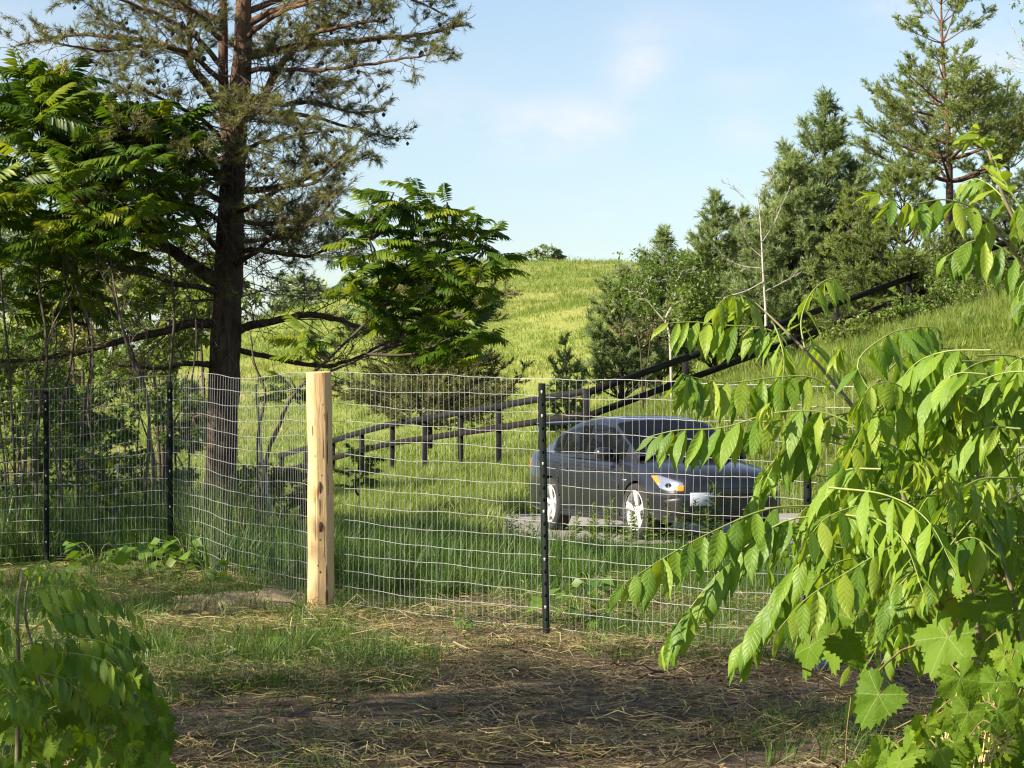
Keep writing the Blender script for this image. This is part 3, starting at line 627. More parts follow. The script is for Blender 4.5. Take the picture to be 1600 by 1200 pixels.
# ------------------------------------------------------------------ the parked car
def build_car():
    a = RAD(68.4); yr, yf = 33.0, 30.55
    rear = np.array(((867 - 800) / F * yr, yr)); fwd = np.array((math.cos(a), -math.sin(a)))
    # visible flank is the car's right side; wheel track half-width .77
    left_ = np.array((-fwd[1], fwd[0])); ctr = rear + fwd * 1.325 + left_ * .76
    zg = -.126
    root = thing('parked_car', 'dark grey sedan with rear wing and white wheels parked behind the wire fence', 'car', (ctr[0], ctr[1], zg))
    rz = math.atan2(fwd[1], fwd[0]); root.rotation_euler = (0, 0, rz); root.scale = (1, .95, 1)
    def part(name, me, mat, parent=None, loc=None, smooth=True, label=None):
        if isinstance(me, Geo): me = me.mesh(name, smooth)
        if not me.materials: me.materials.append(mat)
        o = bpy.data.objects.new(name, me); COL.objects.link(o); o.parent = parent or root
        if loc is not None: o.location = loc
        if label: o['label'] = label
        return o
    paint = simple('grey_car_paint', (.017, .019, .025), .30, .15, var=.06, scale=300, coat=.6, spec=.3)
    black = simple('black_trim', (.012, .012, .013), .45); gloss = simple('gloss_black', (.01, .01, .011), .15)
    rubber = simple('tyre_rubber', (.018, .018, .018), .85, bump=.2, bscale=60)
    white = simple('white_wheel_paint', (.78, .78, .77), .3, var=.05, coat=.5)
    chrome = simple('headlamp_reflector', (.85, .85, .85), .12, .9); amber = simple('amber_lens', (.75, .22, .02), .2); red = simple('red_lens', (.45, .01, .015), .2)
    m, N, L, b = new_mat('car_glass'); b.inputs['Base Color'].default_value = (.006, .007, .009, 1); b.inputs['Roughness'].default_value = .02; b.inputs['Specular IOR Level'].default_value = .12; glass = m
    m, N, L, b = new_mat('lamp_lens'); b.inputs['Base Color'].default_value = (.9, .92, .95, 1); b.inputs['Roughness'].default_value = .05; b.inputs['Transmission Weight'].default_value = .85; lens = m
    # ---- lower body
    st = np.array([  # x, zb, ws, wm, zmid, wsh, zsh, ztop
        (-2.385, .42, .56, .62, .62, .58, .93, .97), (-2.33, .28, .70, .775, .62, .70, .98, 1.045), (-2.10, .23, .79, .865, .65, .78, 1.0, 1.085), (-1.75, .21, .81, .89, .66, .80, .985, 1.075),
        (-1.325, .20, .82, .8975, .66, .82, .965, 1.04), (-.7, .19, .82, .885, .62, .825, .945, .99), (.0, .18, .82, .882, .60, .82, .925, .97), (.6, .18, .82, .884, .60, .81, .915, .985),
        (1.0, .19, .82, .892, .62, .80, .905, 1.0), (1.325, .20, .82, .8975, .64, .785, .875, .965), (1.65, .21, .80, .88, .63, .765, .835, .93), (1.92, .21, .76, .845, .60, .715, .79, .885),
        (2.08, .21, .70, .775, .58, .655, .755, .84), (2.18, .22, .61, .675, .55, .575, .72, .785), (2.225, .27, .50, .55, .50, .47, .65, .70)])
    bm = bmesh.new(); rings = []
    for x, zb, ws, wm, zm, wsh, zsh, zt in st:
        half = [(ws * .6, zb), (ws, zb + .005), (ws + (wm - ws) * .75, zb + .07), (wm - .012, zm - .17), (wm, zm), (wm - (wm - wsh) * .45, zsh - .11), (wsh + .012, zsh - .025), (wsh - .05, zsh + (zt - zsh) * .3), (wsh * .62, zsh + (zt - zsh) * .78)]
        ring = [(0, zb)] + half + [(0, zt)] + [(-y, z) for y, z in half[::-1]]
        rings.append([bm.verts.new((x, y, z)) for y, z in ring])
    for r0, r1 in zip(rings[:-1], rings[1:]):
        n = len(r0)
        for i in range(n): bm.faces.new((r0[i], r0[(i + 1) % n], r1[(i + 1) % n], r1[i]))
    bm.faces.new(rings[0]); bm.faces.new(rings[-1][::-1])
    bmesh.ops.recalc_face_normals(bm, faces=bm.faces[:])
    me = bpy.data.meshes.new('tmp_body'); bm.to_mesh(me); bm.free()
    tmp = bpy.data.objects.new('tmp_body', me); COL.objects.link(tmp)
    sub = tmp.modifiers.new('s', 'SUBSURF'); sub.levels = 2; sub.render_levels = 2
    cutters = []
    for x in (1.325, -1.325):
        for sgn in (-1, 1):
            c = bmesh.new(); bmesh.ops.create_cone(c, cap_ends=True, segments=40, radius1=.365, radius2=.365, depth=.5)
            for v in c.verts: v.co = Vector((x + v.co.x, sgn * .80 + v.co.z, .335 + v.co.y))
            c.normal_update()
            if c.calc_volume(signed=True) < 0: bmesh.ops.reverse_faces(c, faces=c.faces[:])
            cm = bpy.data.meshes.new('tmp_cut'); c.to_mesh(cm); c.free(); co = bpy.data.objects.new('tmp_cut', cm); COL.objects.link(co); cutters.append(co)
            bo = tmp.modifiers.new('b', 'BOOLEAN'); bo.operation = 'DIFFERENCE'; bo.object = co; bo.solver = 'EXACT'
    bpy.context.view_layer.update(); dg = bpy.context.evaluated_depsgraph_get(); body = bpy.data.meshes.new_from_object(tmp.evaluated_get(dg)); body.name = 'body'
    for o in [tmp] + cutters: bpy.data.objects.remove(o)
    body.materials.clear(); body.materials.append(paint)
    for p in body.polygons: p.use_smooth = True
    try: body.set_sharp_from_angle(angle=RAD(38))
    except Exception: pass
    bo = part('body', body, paint)
    # ---- cabin surface: cross-section at x, parameter t from belt (0) to roof centre (1)
    prof = np.array([(-1.83, 1.075), (-1.62, 1.15), (-1.3, 1.285), (-.95, 1.40), (-.6, 1.455), (-.25, 1.475), (.05, 1.465), (.3, 1.425), (.55, 1.31), (.85, 1.145), (1.12, .995)])
    def sec(x, t):
        zr = np.interp(x, prof[:, 0], prof[:, 1]); zb = np.interp(x, [-1.85, -1.2, .2, 1.15], [1.0, .955, .92, .90]); wb = np.interp(x, [-1.85, -1.4, -.6, .6, 1.15], [.70, .785, .815, .80, .74])
        h = np.maximum(zr - zb, .0)
        wt = wb - .36 * np.minimum(h * .86, .5)         # half width where the side meets the roof
        zt = zb + .86 * h
        ts = .55
        s = np.clip(t / ts, 0, 1); y1 = wb + (wt - wb) * s ** 1.15; z1 = zb + (zt - zb) * s
        u = np.clip((t - ts) / (1 - ts), 0, 1) * math.pi / 2
        y2 = wt * np.cos(u) ** .9; z2 = zt + (zr - zt) * np.sin(u) ** .8
        return np.where(t <= ts, y1, y2), np.where(t <= ts, z1, z2)
    def patch(xs, t0, t1, n, off=0.0, side=1, tint=.5):
        """grid over the cabin surface, pushed out by off"""
        xs = np.asarray(xs, float); T = np.stack([np.linspace(a_, b_, n) for a_, b_ in zip(np.broadcast_to(t0, xs.shape), np.broadcast_to(t1, xs.shape))]); X = np.repeat(xs[:, None], n, 1)
        y, z = sec(X, T); P = np.stack([X, y, z], -1)
        if off:
            du = np.gradient(P, axis=0); dv = np.gradient(P, axis=1); nn = unit(np.cross(du, dv)); nn = np.where((nn[..., 1:2] * 1 + nn[..., 2:3] * .6) < 0, -nn, nn); P = P + nn * off
        P[..., 1] *= side
        k = n; i = np.arange(len(xs) - 1)[:, None] * k; j = np.arange(k - 1)[None]
        return P.reshape(-1, 3), np.stack([i + j, i + k + j, i + k + j + 1, i + j + 1], -1).reshape(-1, 4)
    g = Geo(); xs = np.linspace(-1.83, 1.12, 64)
    for sd in (1, -1):
        P, q = patch(xs, 0, 1, 30, side=sd); g.add(P, q)
    part('roof', g, paint)
    def glasspatch(name, xs, t0, t1, n, side, parent=None):
        g = Geo(); P, q = patch(xs, t0, t1, n, .006, side); g.add(P, q); return part(name, g, glass, parent)
    g = Geo()
    for sd in (1, -1):
        P, q = patch(np.linspace(.33, 1.08, 22), .60, 1, 14, .006, sd); g.add(P, q)
    part('windshield', g, glass)
    g = Geo()
    for sd in (1, -1):
        P, q = patch(np.linspace(-1.76, -1.0, 18), .62, 1, 12, .006, sd); g.add(P, q)
    part('rear_window', g, glass)
    for sd in (-1, 1):
        for x0, x1 in ((-.26, .80), (-1.06, -.34), (-1.46, -1.11)):
            xs = np.linspace(x0, x1, 16); h = np.interp(xs, prof[:, 0], prof[:, 1]) - .93
            glasspatch('side_window', xs, np.full(16, .07), np.clip(.50 - .0 * h, .1, .50), 9, sd)
        # black window surround pillar strip
        g = Geo(); P, q = patch(np.linspace(-.345, -.255, 4), .05, .52, 8, .0035, sd); g.add(P, q); part('pillar_trim', g, gloss)
    # ---- body side surface for seams and handles
    def side_y(x, z):
        zb, ws, wm, zm, wsh, zsh = [np.interp(x, st[:, 0], st[:, i]) for i in (1, 2, 3, 4, 5, 6)]
        pts_z = np.array([zb + .005, zb + .07, zm - .17, zm, zsh - .11, zsh - .025]); pts_y = np.array([ws, ws + (wm - ws) * .75, wm - .012, wm, wm - (wm - wsh) * .45, wsh + .012])
        return np.interp(z, pts_z, pts_y)
    for sd in (-1, 1):
        for xx in (.86, -.30, -1.02):
            zs = np.linspace(.27, .90, 16); g = Geo(); xo = np.where(zs < .6, 0, 0) + (xx if xx > -1 else xx - .22 * sstep(.45, .9, zs) * 0)
            c = np.stack([np.full(16, xx), [sd * (side_y(xx, z) - .001) for z in zs], zs], -1); tube(g, c, .006, 4); part('door_seam', g, black, bo)
        g = Geo(); xs = np.linspace(-1.0, 1.0, 24); tube(g, np.stack([xs, [sd * (side_y(x, .25) - .012) for x in xs], np.full(24, .235)], -1), np.r_[.02, np.full(22, .034), .02], 6); part('side_skirt', g, black, bo)
        for xx in (.02, -.86):
            g = Geo(); xs = np.linspace(xx - .11, xx + .11, 9); tube(g, np.stack([xs, [sd * (side_y(x, .80) + .016) for x in xs], np.full(9, .80)], -1), np.r_[.008, np.full(7, .015), .008], 6); part('door_handle', g, paint, bo)
        # mirrors
        g = Geo(); bmm = bmesh.new(); bmesh.ops.create_uvsphere(bmm, u_segments=16, v_segments=10, radius=1)
        V = np.array([v.co[:] for v in bmm.verts]); V = np.sign(V) * np.abs(V) ** .75; V = V * (.075, .125, .085); V[:, 0] = np.minimum(V[:, 0] * 1.2, .09); V[:, 0] = np.maximum(V[:, 0], -.045)
        bmm.verts.index_update(); Q = [[v.index for v in f.verts] for f in bmm.faces]; bmm.free()
        g.add(V + (.60, sd * .965, 1.005), [f for f in Q if len(f) == 4], [f for f in Q if len(f) == 3]); mir = part('side_mirror', g, paint)
        g = Geo(); box(g, (.615, sd * .84, .935), (.04, .07, .018), bev=.008); part('mirror_stalk', g, black, mir)
        g = Geo(); box(g, (1.02, sd * (side_y(1.02, .70) + .002), .70), (.05, .004, .012), bev=.002); part('fender_badge', g, chrome, bo)
        # headlamps: swept-back polygon laid over the front corner
        def face(pts, off, n=8):
            """outline of (x,z) on the flank, spread over the curved nose by casting towards the body"""
            return pts
    # ray-cast helper on the body mesh for lamps, grille and plate
    from mathutils.bvhtree import BVHTree
    bmb = bmesh.new(); bmb.from_mesh(body); tree = BVHTree.FromBMesh(bmb); 
    def shell(name, outline, d, mat, off=.004, n=12, parent=None, thick=.012, plane=None):
        """panel whose outline lies in the plane seen along direction d, projected on the body"""
        d = Vector(d).normalized(); rt = d.cross(Vector((0, 0, 1))).normalized(); up = rt.cross(d)
        o2 = np.array(outline, float); c = o2.mean(0); g = Geo(); V = []; rings_ = 5
        big = spline(np.vstack([o2, o2[:1]]), len(o2) * 5)[:-1] if False else np.vstack([o2 + (np.roll(o2, -1, 0) - o2) * t for t in (0, .25, .5, .75)]).reshape(4, len(o2), 2).transpose(1, 0, 2).reshape(-1, 2)
        k = len(big)
        for r in range(rings_ + 1):
            f_ = 1 - r / rings_
            for p in (c + (big - c) * f_):
                o_ = rt * float(p[0]) + up * float(p[1]) - d * 5
                h = tree.ray_cast(o_, d, 12)
                loc = h[0] if h[0] is not None else (rt * float(p[0]) + up * float(p[1]) - d * 1.9)
                V.append(np.array(loc - d * (off if r else -.01)))
        q = [(r * k + i, r * k + (i + 1) % k, (r + 1) * k + (i + 1) % k, (r + 1) * k + i) for r in range(rings_) for i in range(k)]
        g.add(V, q); return part(name, g, mat, parent)
    bmb.verts.ensure_lookup_table()
    for sd in (-1, 1):
        # seen from 45 degrees off the nose; rt axis points so that +u runs towards the flank for sd=-1
        d = Vector((-math.cos(RAD(38)), -sd * math.sin(RAD(38)), 0))
        rt = d.cross(Vector((0, 0, 1))).normalized()
        cpt = Vector((1.98, sd * .72, .70)); u0 = cpt.dot(rt); s_ = 1 if rt.dot(Vector((-1, 0, 0))) > 0 else -1
        o = [(-.22, .575), (.0, .575), (.14, .625), (.29, .775), (.20, .79), (.0, .75), (-.22, .69)]
        lamp = shell('headlight', [(u0 + s_ * x, z) for x, z in o], d, chrome, .006)
        shell('turn_signal', [(u0 + s_ * x, z) for x, z in [(.15, .65), (.285, .77), (.19, .775), (.12, .70)]], d, amber, .012, parent=lamp)
        shell('lamp_projector', [(u0 + s_ * x, z) for x, z in [(-.02, .635), (.03, .63), (.06, .66), (.03, .69), (-.02, .69), (-.05, .66)]], d, gloss, .012, parent=lamp)
        shell('turn_lamp', [(u0 + s_ * x, z) for x, z in [(-.21, .59), (-.10, .59), (-.10, .66), (-.21, .665)]], d, amber, .011, parent=lamp)
        shell('fog_lamp_recess', [(u0 + s_ * x, z) for x, z in [(-.22, .29), (.05, .32), (.09, .50), (-.22, .535)]], d, black, .006)
        d2 = Vector((1, -sd * .55, 0)); rt2 = d2.normalized().cross(Vector((0, 0, 1))).normalized(); c2 = Vector((-2.28, sd * .72, .84)).dot(rt2)
        shell('tail_light', [(c2 - .17, .76), (c2 + .17, .76), (c2 + .17, .93), (c2 - .17, .93)], d2, red, .006)
    shell('grille', [(-.40, .53), (.40, .53), (.34, .64), (-.34, .64)], (-1, 0, 0), gloss, .004)
    shell('lower_intake', [(-.46, .27), (.46, .27), (.40, .42), (-.40, .42)], (-1, 0, 0), black, .004)
    g = Geo(); box(g, (2.232, -.40, .50), (.006, .155, .078), Matrix.Translation((2.232, -.40, .5)) @ Matrix.Rotation(RAD(-6), 4, 'Z') @ Matrix.Translation((-2.232, .40, -.5)), bev=.004)
    pl = part('licence_plate', g, simple('plate_white', (.42, .47, .55), .4, var=.08, scale=40), smooth=False)
    g = Geo(); box(g, (2.2, 0, .22), (.05, .62, .012), bev=.005); part('front_splitter', g, black, smooth=False)
    # hood scoop
    g = Geo(); xs = np.linspace(1.02, 1.56, 12); V = []
    for x in xs:
        f_ = (x - 1.02) / .54; w = .26 + .03 * f_; top = .015 + .07 * sstep(0, .85, f_); base_z = np.interp(x, st[:, 0], st[:, 7]) - .03
        V += [(x, -w - .05, base_z), (x, -w, base_z + top), (x, -w * .5, base_z + top + .018), (x, 0, base_z + top + .024), (x, w * .5, base_z + top + .018), (x, w, base_z + top), (x, w + .05, base_z)]
    q = [(i * 7 + j, i * 7 + j + 1, (i + 1) * 7 + j + 1, (i + 1) * 7 + j) for i in range(11) for j in range(6)]
    g.add(V, q); sc = part('hood_scoop', g, paint)
    e = np.array(V[-7:]); e2 = e.mean(0) + (e - e.mean(0)) * (.9, .9, .75) + (.004, 0, 0)
    g = Geo(); g.add(np.vstack([e2, e2.mean(0)]), None, [(i, (i + 1) % 7, 7) for i in range(7)]); part('scoop_opening', g, black, sc)
    # rear wing
    g = Geo(); ysw = np.linspace(-.70, .70, 15); V = []
    for y in ysw:
        for dx, dz in ((-.14, .01), (-.06, .032), (.06, .02), (.13, -.004), (.05, -.008), (-.05, .006)): V.append((-2.16 + dx, y, 1.365 + dz - .03 * (y / .7) ** 2))
    q = [(i * 6 + j, i * 6 + (j + 1) % 6, (i + 1) * 6 + (j + 1) % 6, (i + 1) * 6 + j) for i in range(14) for j in range(6)]
    g.add(V, q); wg = part('rear_wing', g, paint)
    for y in (-.66, .66):
        g = Geo(); V = [(x, y + dy, z) for dy in (-.014, .014) for x, z in ((-2.27, 1.37), (-2.04, 1.36), (-1.98, 1.06), (-2.16, 1.06))]
        g.add(V, [(0, 1, 2, 3), (7, 6, 5, 4), (0, 4, 5, 1), (1, 5, 6, 2), (2, 6, 7, 3), (3, 7, 4, 0)]); part('wing_support', g, paint, wg, smooth=False)
    # underside and wheel wells
    g = Geo(); box(g, (0, 0, .30), (1.9, .62, .09)); part('underbody', g, black, smooth=False)
    # ---- wheels
    tp = np.array([(.235, -.095), (.258, -.105), (.30, -.112), (.327, -.095), (.335, -.05), (.336, 0), (.335, .05), (.327, .095), (.30, .112), (.258, .105), (.235, .095)])
    def lathe(pr, k=48):
        th = np.arange(k) * 2 * math.pi / k; n = len(pr); V = np.stack([pr[:, None, 0] * np.cos(th), np.repeat(pr[:, 1:2], k, 1), pr[:, None, 0] * np.sin(th)], -1).reshape(-1, 3)
        i = np.arange(n - 1)[:, None] * k; j = np.arange(k)[None]; j2 = (j + 1) % k; return V, np.stack([i + j, i + j2, i + k + j2, i + k + j], -1).reshape(-1, 4)
    gt = Geo(); gt.add(*lathe(tp)); tyre = gt.mesh('tyre', True); tyre.materials.append(rubber)
    gr = Geo(); gr.add(*lathe(np.array([(.246, .112), (.252, .104), (.240, .088), (.228, .03), (.222, -.08), (.238, -.10)])))
    gr.add(*lathe(np.array([(.001, .062), (.045, .062), (.055, .05), (.056, .02)]), 20))
    for i in range(5):
        for dl in (-.115, .115):
            th = 2 * math.pi * i / 5 + .3; c = []
            for r_, off_, yy, hw in ((.04, 0, .062, .022), (.12, dl * .55, .078, .019), (.24, dl, .092, .019)):
                a_ = th + off_ * .9; p = np.array((r_ * math.cos(a_), yy, r_ * math.sin(a_))); sd = np.array((-math.sin(a_), 0, math.cos(a_))); c.append([p + sd * hw, p - sd * hw, p - sd * hw - (0, .035, 0), p + sd * hw - (0, .035, 0)])
            gr.add(np.array(c).reshape(-1, 3), [(k_ * 4 + j, k_ * 4 + (j + 1) % 4, k_ * 4 + 4 + (j + 1) % 4, k_ * 4 + 4 + j) for k_ in range(2) for j in range(4)])
    rim = gr.mesh('rim', False); rim.materials.append(white)
    gd = Geo(); gd.add(*lathe(np.array([(.001, .0), (.16, .0), (.165, -.02), (.001, -.02)]), 28)); disc = gd.mesh('brake_disc', True); disc.materials.append(simple('brake_steel', (.12, .115, .11), .45, .7))
    for x in (1.325, -1.325):
        for sd in (-1, 1):
            w = part('wheel', tyre, rubber, None, (x, sd * .785, .336))
            if sd < 0: w.rotation_euler = (0, 0, math.pi)
            if x > 0: w.rotation_euler.z += RAD(3)
            part('rim', rim, white, w); part('brake_disc', disc, None, w)
build_car()

# ------------------------------------------------------------------ trees
def perp(d):
    d = unit(d); r = np.eye(3)[np.argmin(np.abs(d))]; a = unit(np.cross(d, r)); return a, np.cross(d, a)
def needles(g, P, D, ln, n, nl, w, tint):
    """shoots: base P, direction D, length ln, each with n needles of length nl"""
    P = np.asarray(P, float); D = unit(D); m = len(P)
    if not m: return
    ln = np.broadcast_to(np.asarray(ln, float), (m,)); nl = np.broadcast_to(np.asarray(nl, float), (m,))
    ref = np.where(np.abs(D[:, 2:3]) < .9, np.array((0, 0, 1.0)), np.array((1.0, 0, 0)))
    A = unit(np.cross(D, ref)); B = np.cross(D, A)
    t = R.uniform(.05, 1, (m, n)); ph = R.uniform(0, 6.283, (m, n)); sp = R.uniform(.45, 1.0, (m, n)) * (1.15 - .5 * t)
    rad = A[:, None] * np.cos(ph)[..., None] + B[:, None] * np.sin(ph)[..., None]
    nd = unit(D[:, None] * .75 + rad * sp[..., None])
    p0 = P[:, None] + D[:, None] * (t * ln[:, None])[..., None]; p1 = p0 + nd * (nl[:, None] * R.uniform(.7, 1.1, (m, n)))[..., None]
    sd = unit(np.cross(nd, R.standard_normal((m, n, 3)))) * w / 2
    V = np.stack([p0 - sd, p0 + sd, p1], 2).reshape(-1, 3)
    tn = np.repeat(np.clip(np.broadcast_to(np.asarray(tint, float).reshape(-1, 1), (m, n)) + R.normal(0, .12, (m, n)), 0, 1).ravel(), 3)
    g.add(V, None, np.arange(len(V)).reshape(-1, 3), tn)
def branchlets(P, r0, L, n, twigs, out, droop=.0, curl=.25, t0=.25, ang=(.6, 1.1), flat=.5, lr=(.25, .5), depth=2):
    """side shoots off polyline P; returns shoot ends; adds polylines to twigs (points, radii)"""
    T = unit(np.gradient(P, axis=0)); k = len(P)
    for i in range(n):
        t = t0 + (1 - t0) * (i + R.uniform(.2, .9)) / n; f = t * (k - 1); j = min(int(f), k - 2); p = P[j] + (P[j + 1] - P[j]) * (f - j); d = T[j]
        a, b = perp(d); hz = unit(np.cross(d, UP)) if abs(d[2]) < .95 else a
        s = 1 if i % 2 else -1
        side = unit(hz * s + UP * R.normal(.15, flat)); an = R.uniform(*ang)
        nd = unit(d * math.cos(an) + side * math.sin(an)); l = L * R.uniform(*lr) * (1.15 - .75 * t)
        q = [p]; cur = nd
        for _ in range(4):
            cur = unit(cur + UP * (curl - droop) * .25 + R.normal(0, .14, 3)); q.append(q[-1] + cur * l / 4)
        q = np.array(q); twigs.append((q, np.linspace(r0 * .5 * (1 - .6 * t), r0 * .12, 5)))
        out.append((q[-1], cur, q[2], t))
        for jj in (2, 3): out.append((q[jj] + R.normal(0, .01, 3), unit(q[jj + 1] - q[jj] + R.normal(0, .35, 3) * l / 4), q[jj - 1], t))
        if depth > 1 and l > .12: branchlets(q, r0 * .4, l, max(2, int(l * 7)), twigs, out, droop, curl, .3, ang, flat, (.35, .6), depth - 1)

def make_pine(name, label, base, H, cb, radf, nwh, nb, mat, tuft=(.16, 22, .07, .006), up=.35, lean=(0, 0), r0=.12, sub=5, group='pine trees on the bank', bark=None, droop=0.0, squash=1.0, cones=0, fill=1.0):
    """a pine: trunk with whorls of branches carrying needle shoots"""
    base = np.asarray(base, float); root = thing(name, label, 'tree', base, group)
    zt = np.linspace(-.3, H, 14); trunk = base + np.stack([lean[0] * (zt / H) ** 1.5 * H + .05 * np.sin(zt * .9 + base[0]), lean[1] * zt, zt], -1)
    g = Geo(); tube(g, trunk, r0 * (1.02 - .93 * np.clip(zt / H, 0, 1)) + .004, 9, rough=.05); obj('trunk', g.mesh('trunk', True), bark or M_BARK2, root)
    gb = Geo(); gn = Geo(); twigs = []; ends = []
    for w in range(nwh):
        f = (w + R.uniform(-.3, .3)) / max(nwh - 1, 1); f = min(max(f, 0), .985); z = cb + (H - cb) * f; c = np.array([np.interp(z, zt, trunk[:, i]) for i in range(3)])
        kb = max(3, int(round(nb * (1 - .45 * f)))); a0 = R.uniform(0, 6.28)
        for b in range(kb):
            az = a0 + b * 6.283 / kb + R.normal(0, .3); L = radf(f) * R.uniform(.65, 1.15)
            if L < .06: continue
            el = up * (1 - .2 * f) + .75 * f ** 3 + R.normal(0, .12); d = np.array((math.cos(az) * math.cos(el), math.sin(az) * math.cos(el) * squash, math.sin(el)))
            q = [c]; cur = d
            for s in range(6):
                cur = unit(cur + UP * (.10 - droop * (1 - f)) + R.normal(0, .07, 3)); q.append(q[-1] + cur * L / 6)
            q = np.array(q); rb = r0 * .42 * (1 - .7 * f) * min(1, L / radf(0.2) + .3)
            twigs.append((q, np.linspace(rb, rb * .2, 7))); ends.append((q[-1], cur, q[-2], 1.0))
            branchlets(q, rb * .8, L, max(3, int(sub * L)), twigs, ends, droop, .25, .28)
    ends.append((trunk[-1], UP, trunk[-2], 1))
    for q, r in twigs: tube(gb, q if len(q) > 5 else q[::2], np.maximum(r if len(q) > 5 else r[::2], .003), 3 if len(q) < 6 else 5, cap=False)
    obj('branches', gb, bark or M_BARK2, root)
    tl, tn_, nl, w = tuft
    E = np.array([e[0] for e in ends]); D = np.array([e[1] for e in ends]); B0 = np.array([e[2] for e in ends])
    k = R.uniform(size=len(E)) < fill; E, D, B0 = E[k], D[k], B0[k]
    # light clumps towards the top and outside of each bough
    tint = np.clip(.45 + .25 * noise2(E[:, 0] * 2 + base[0], E[:, 2] * 2 + E[:, 1], 4, 1.2) + .2 * (E[:, 2] - base[2] - cb) / max(H - cb, .1) - .1, 0, 1)
    needles(gn, E - D * tl * .4, D, tl * R.uniform(.7, 1.3, len(E)), tn_, nl, w * 1.45, tint)
    
    obj('needles', gn, mat, root, kind='stuff')
    if cones: add_cones(root, E, cones)
    return root
def add_cones(root, E, n, s=.028):
    g = Geo()
    for p in E[R.choice(len(E), min(n, len(E)), False)]:
        p = p + R.normal(0, .04, 3) - UP * .03; h = s * R.uniform(.8, 1.2)
        th = np.arange(7) * 6.283 / 7; V = [p + UP * h]; 
        for rr, zz in ((.55, .6), (.85, .05), (.6, -.6)): V += [p + np.array((rr * h * math.cos(a), rr * h * math.sin(a), zz * h)) for a in th]
        V.append(p - UP * h); t = [(0, 1 + i, 1 + (i + 1) % 7) for i in range(7)] + [(22, 15 + (i + 1) % 7, 15 + i) for i in range(7)]
        q = [(1 + r * 7 + i, 8 + r * 7 + i, 8 + r * 7 + (i + 1) % 7, 1 + r * 7 + (i + 1) % 7) for r in range(2) for i in range(7)]
        g.add(V, q, t)
    obj('cones', g, M_CONE, root, kind='stuff')

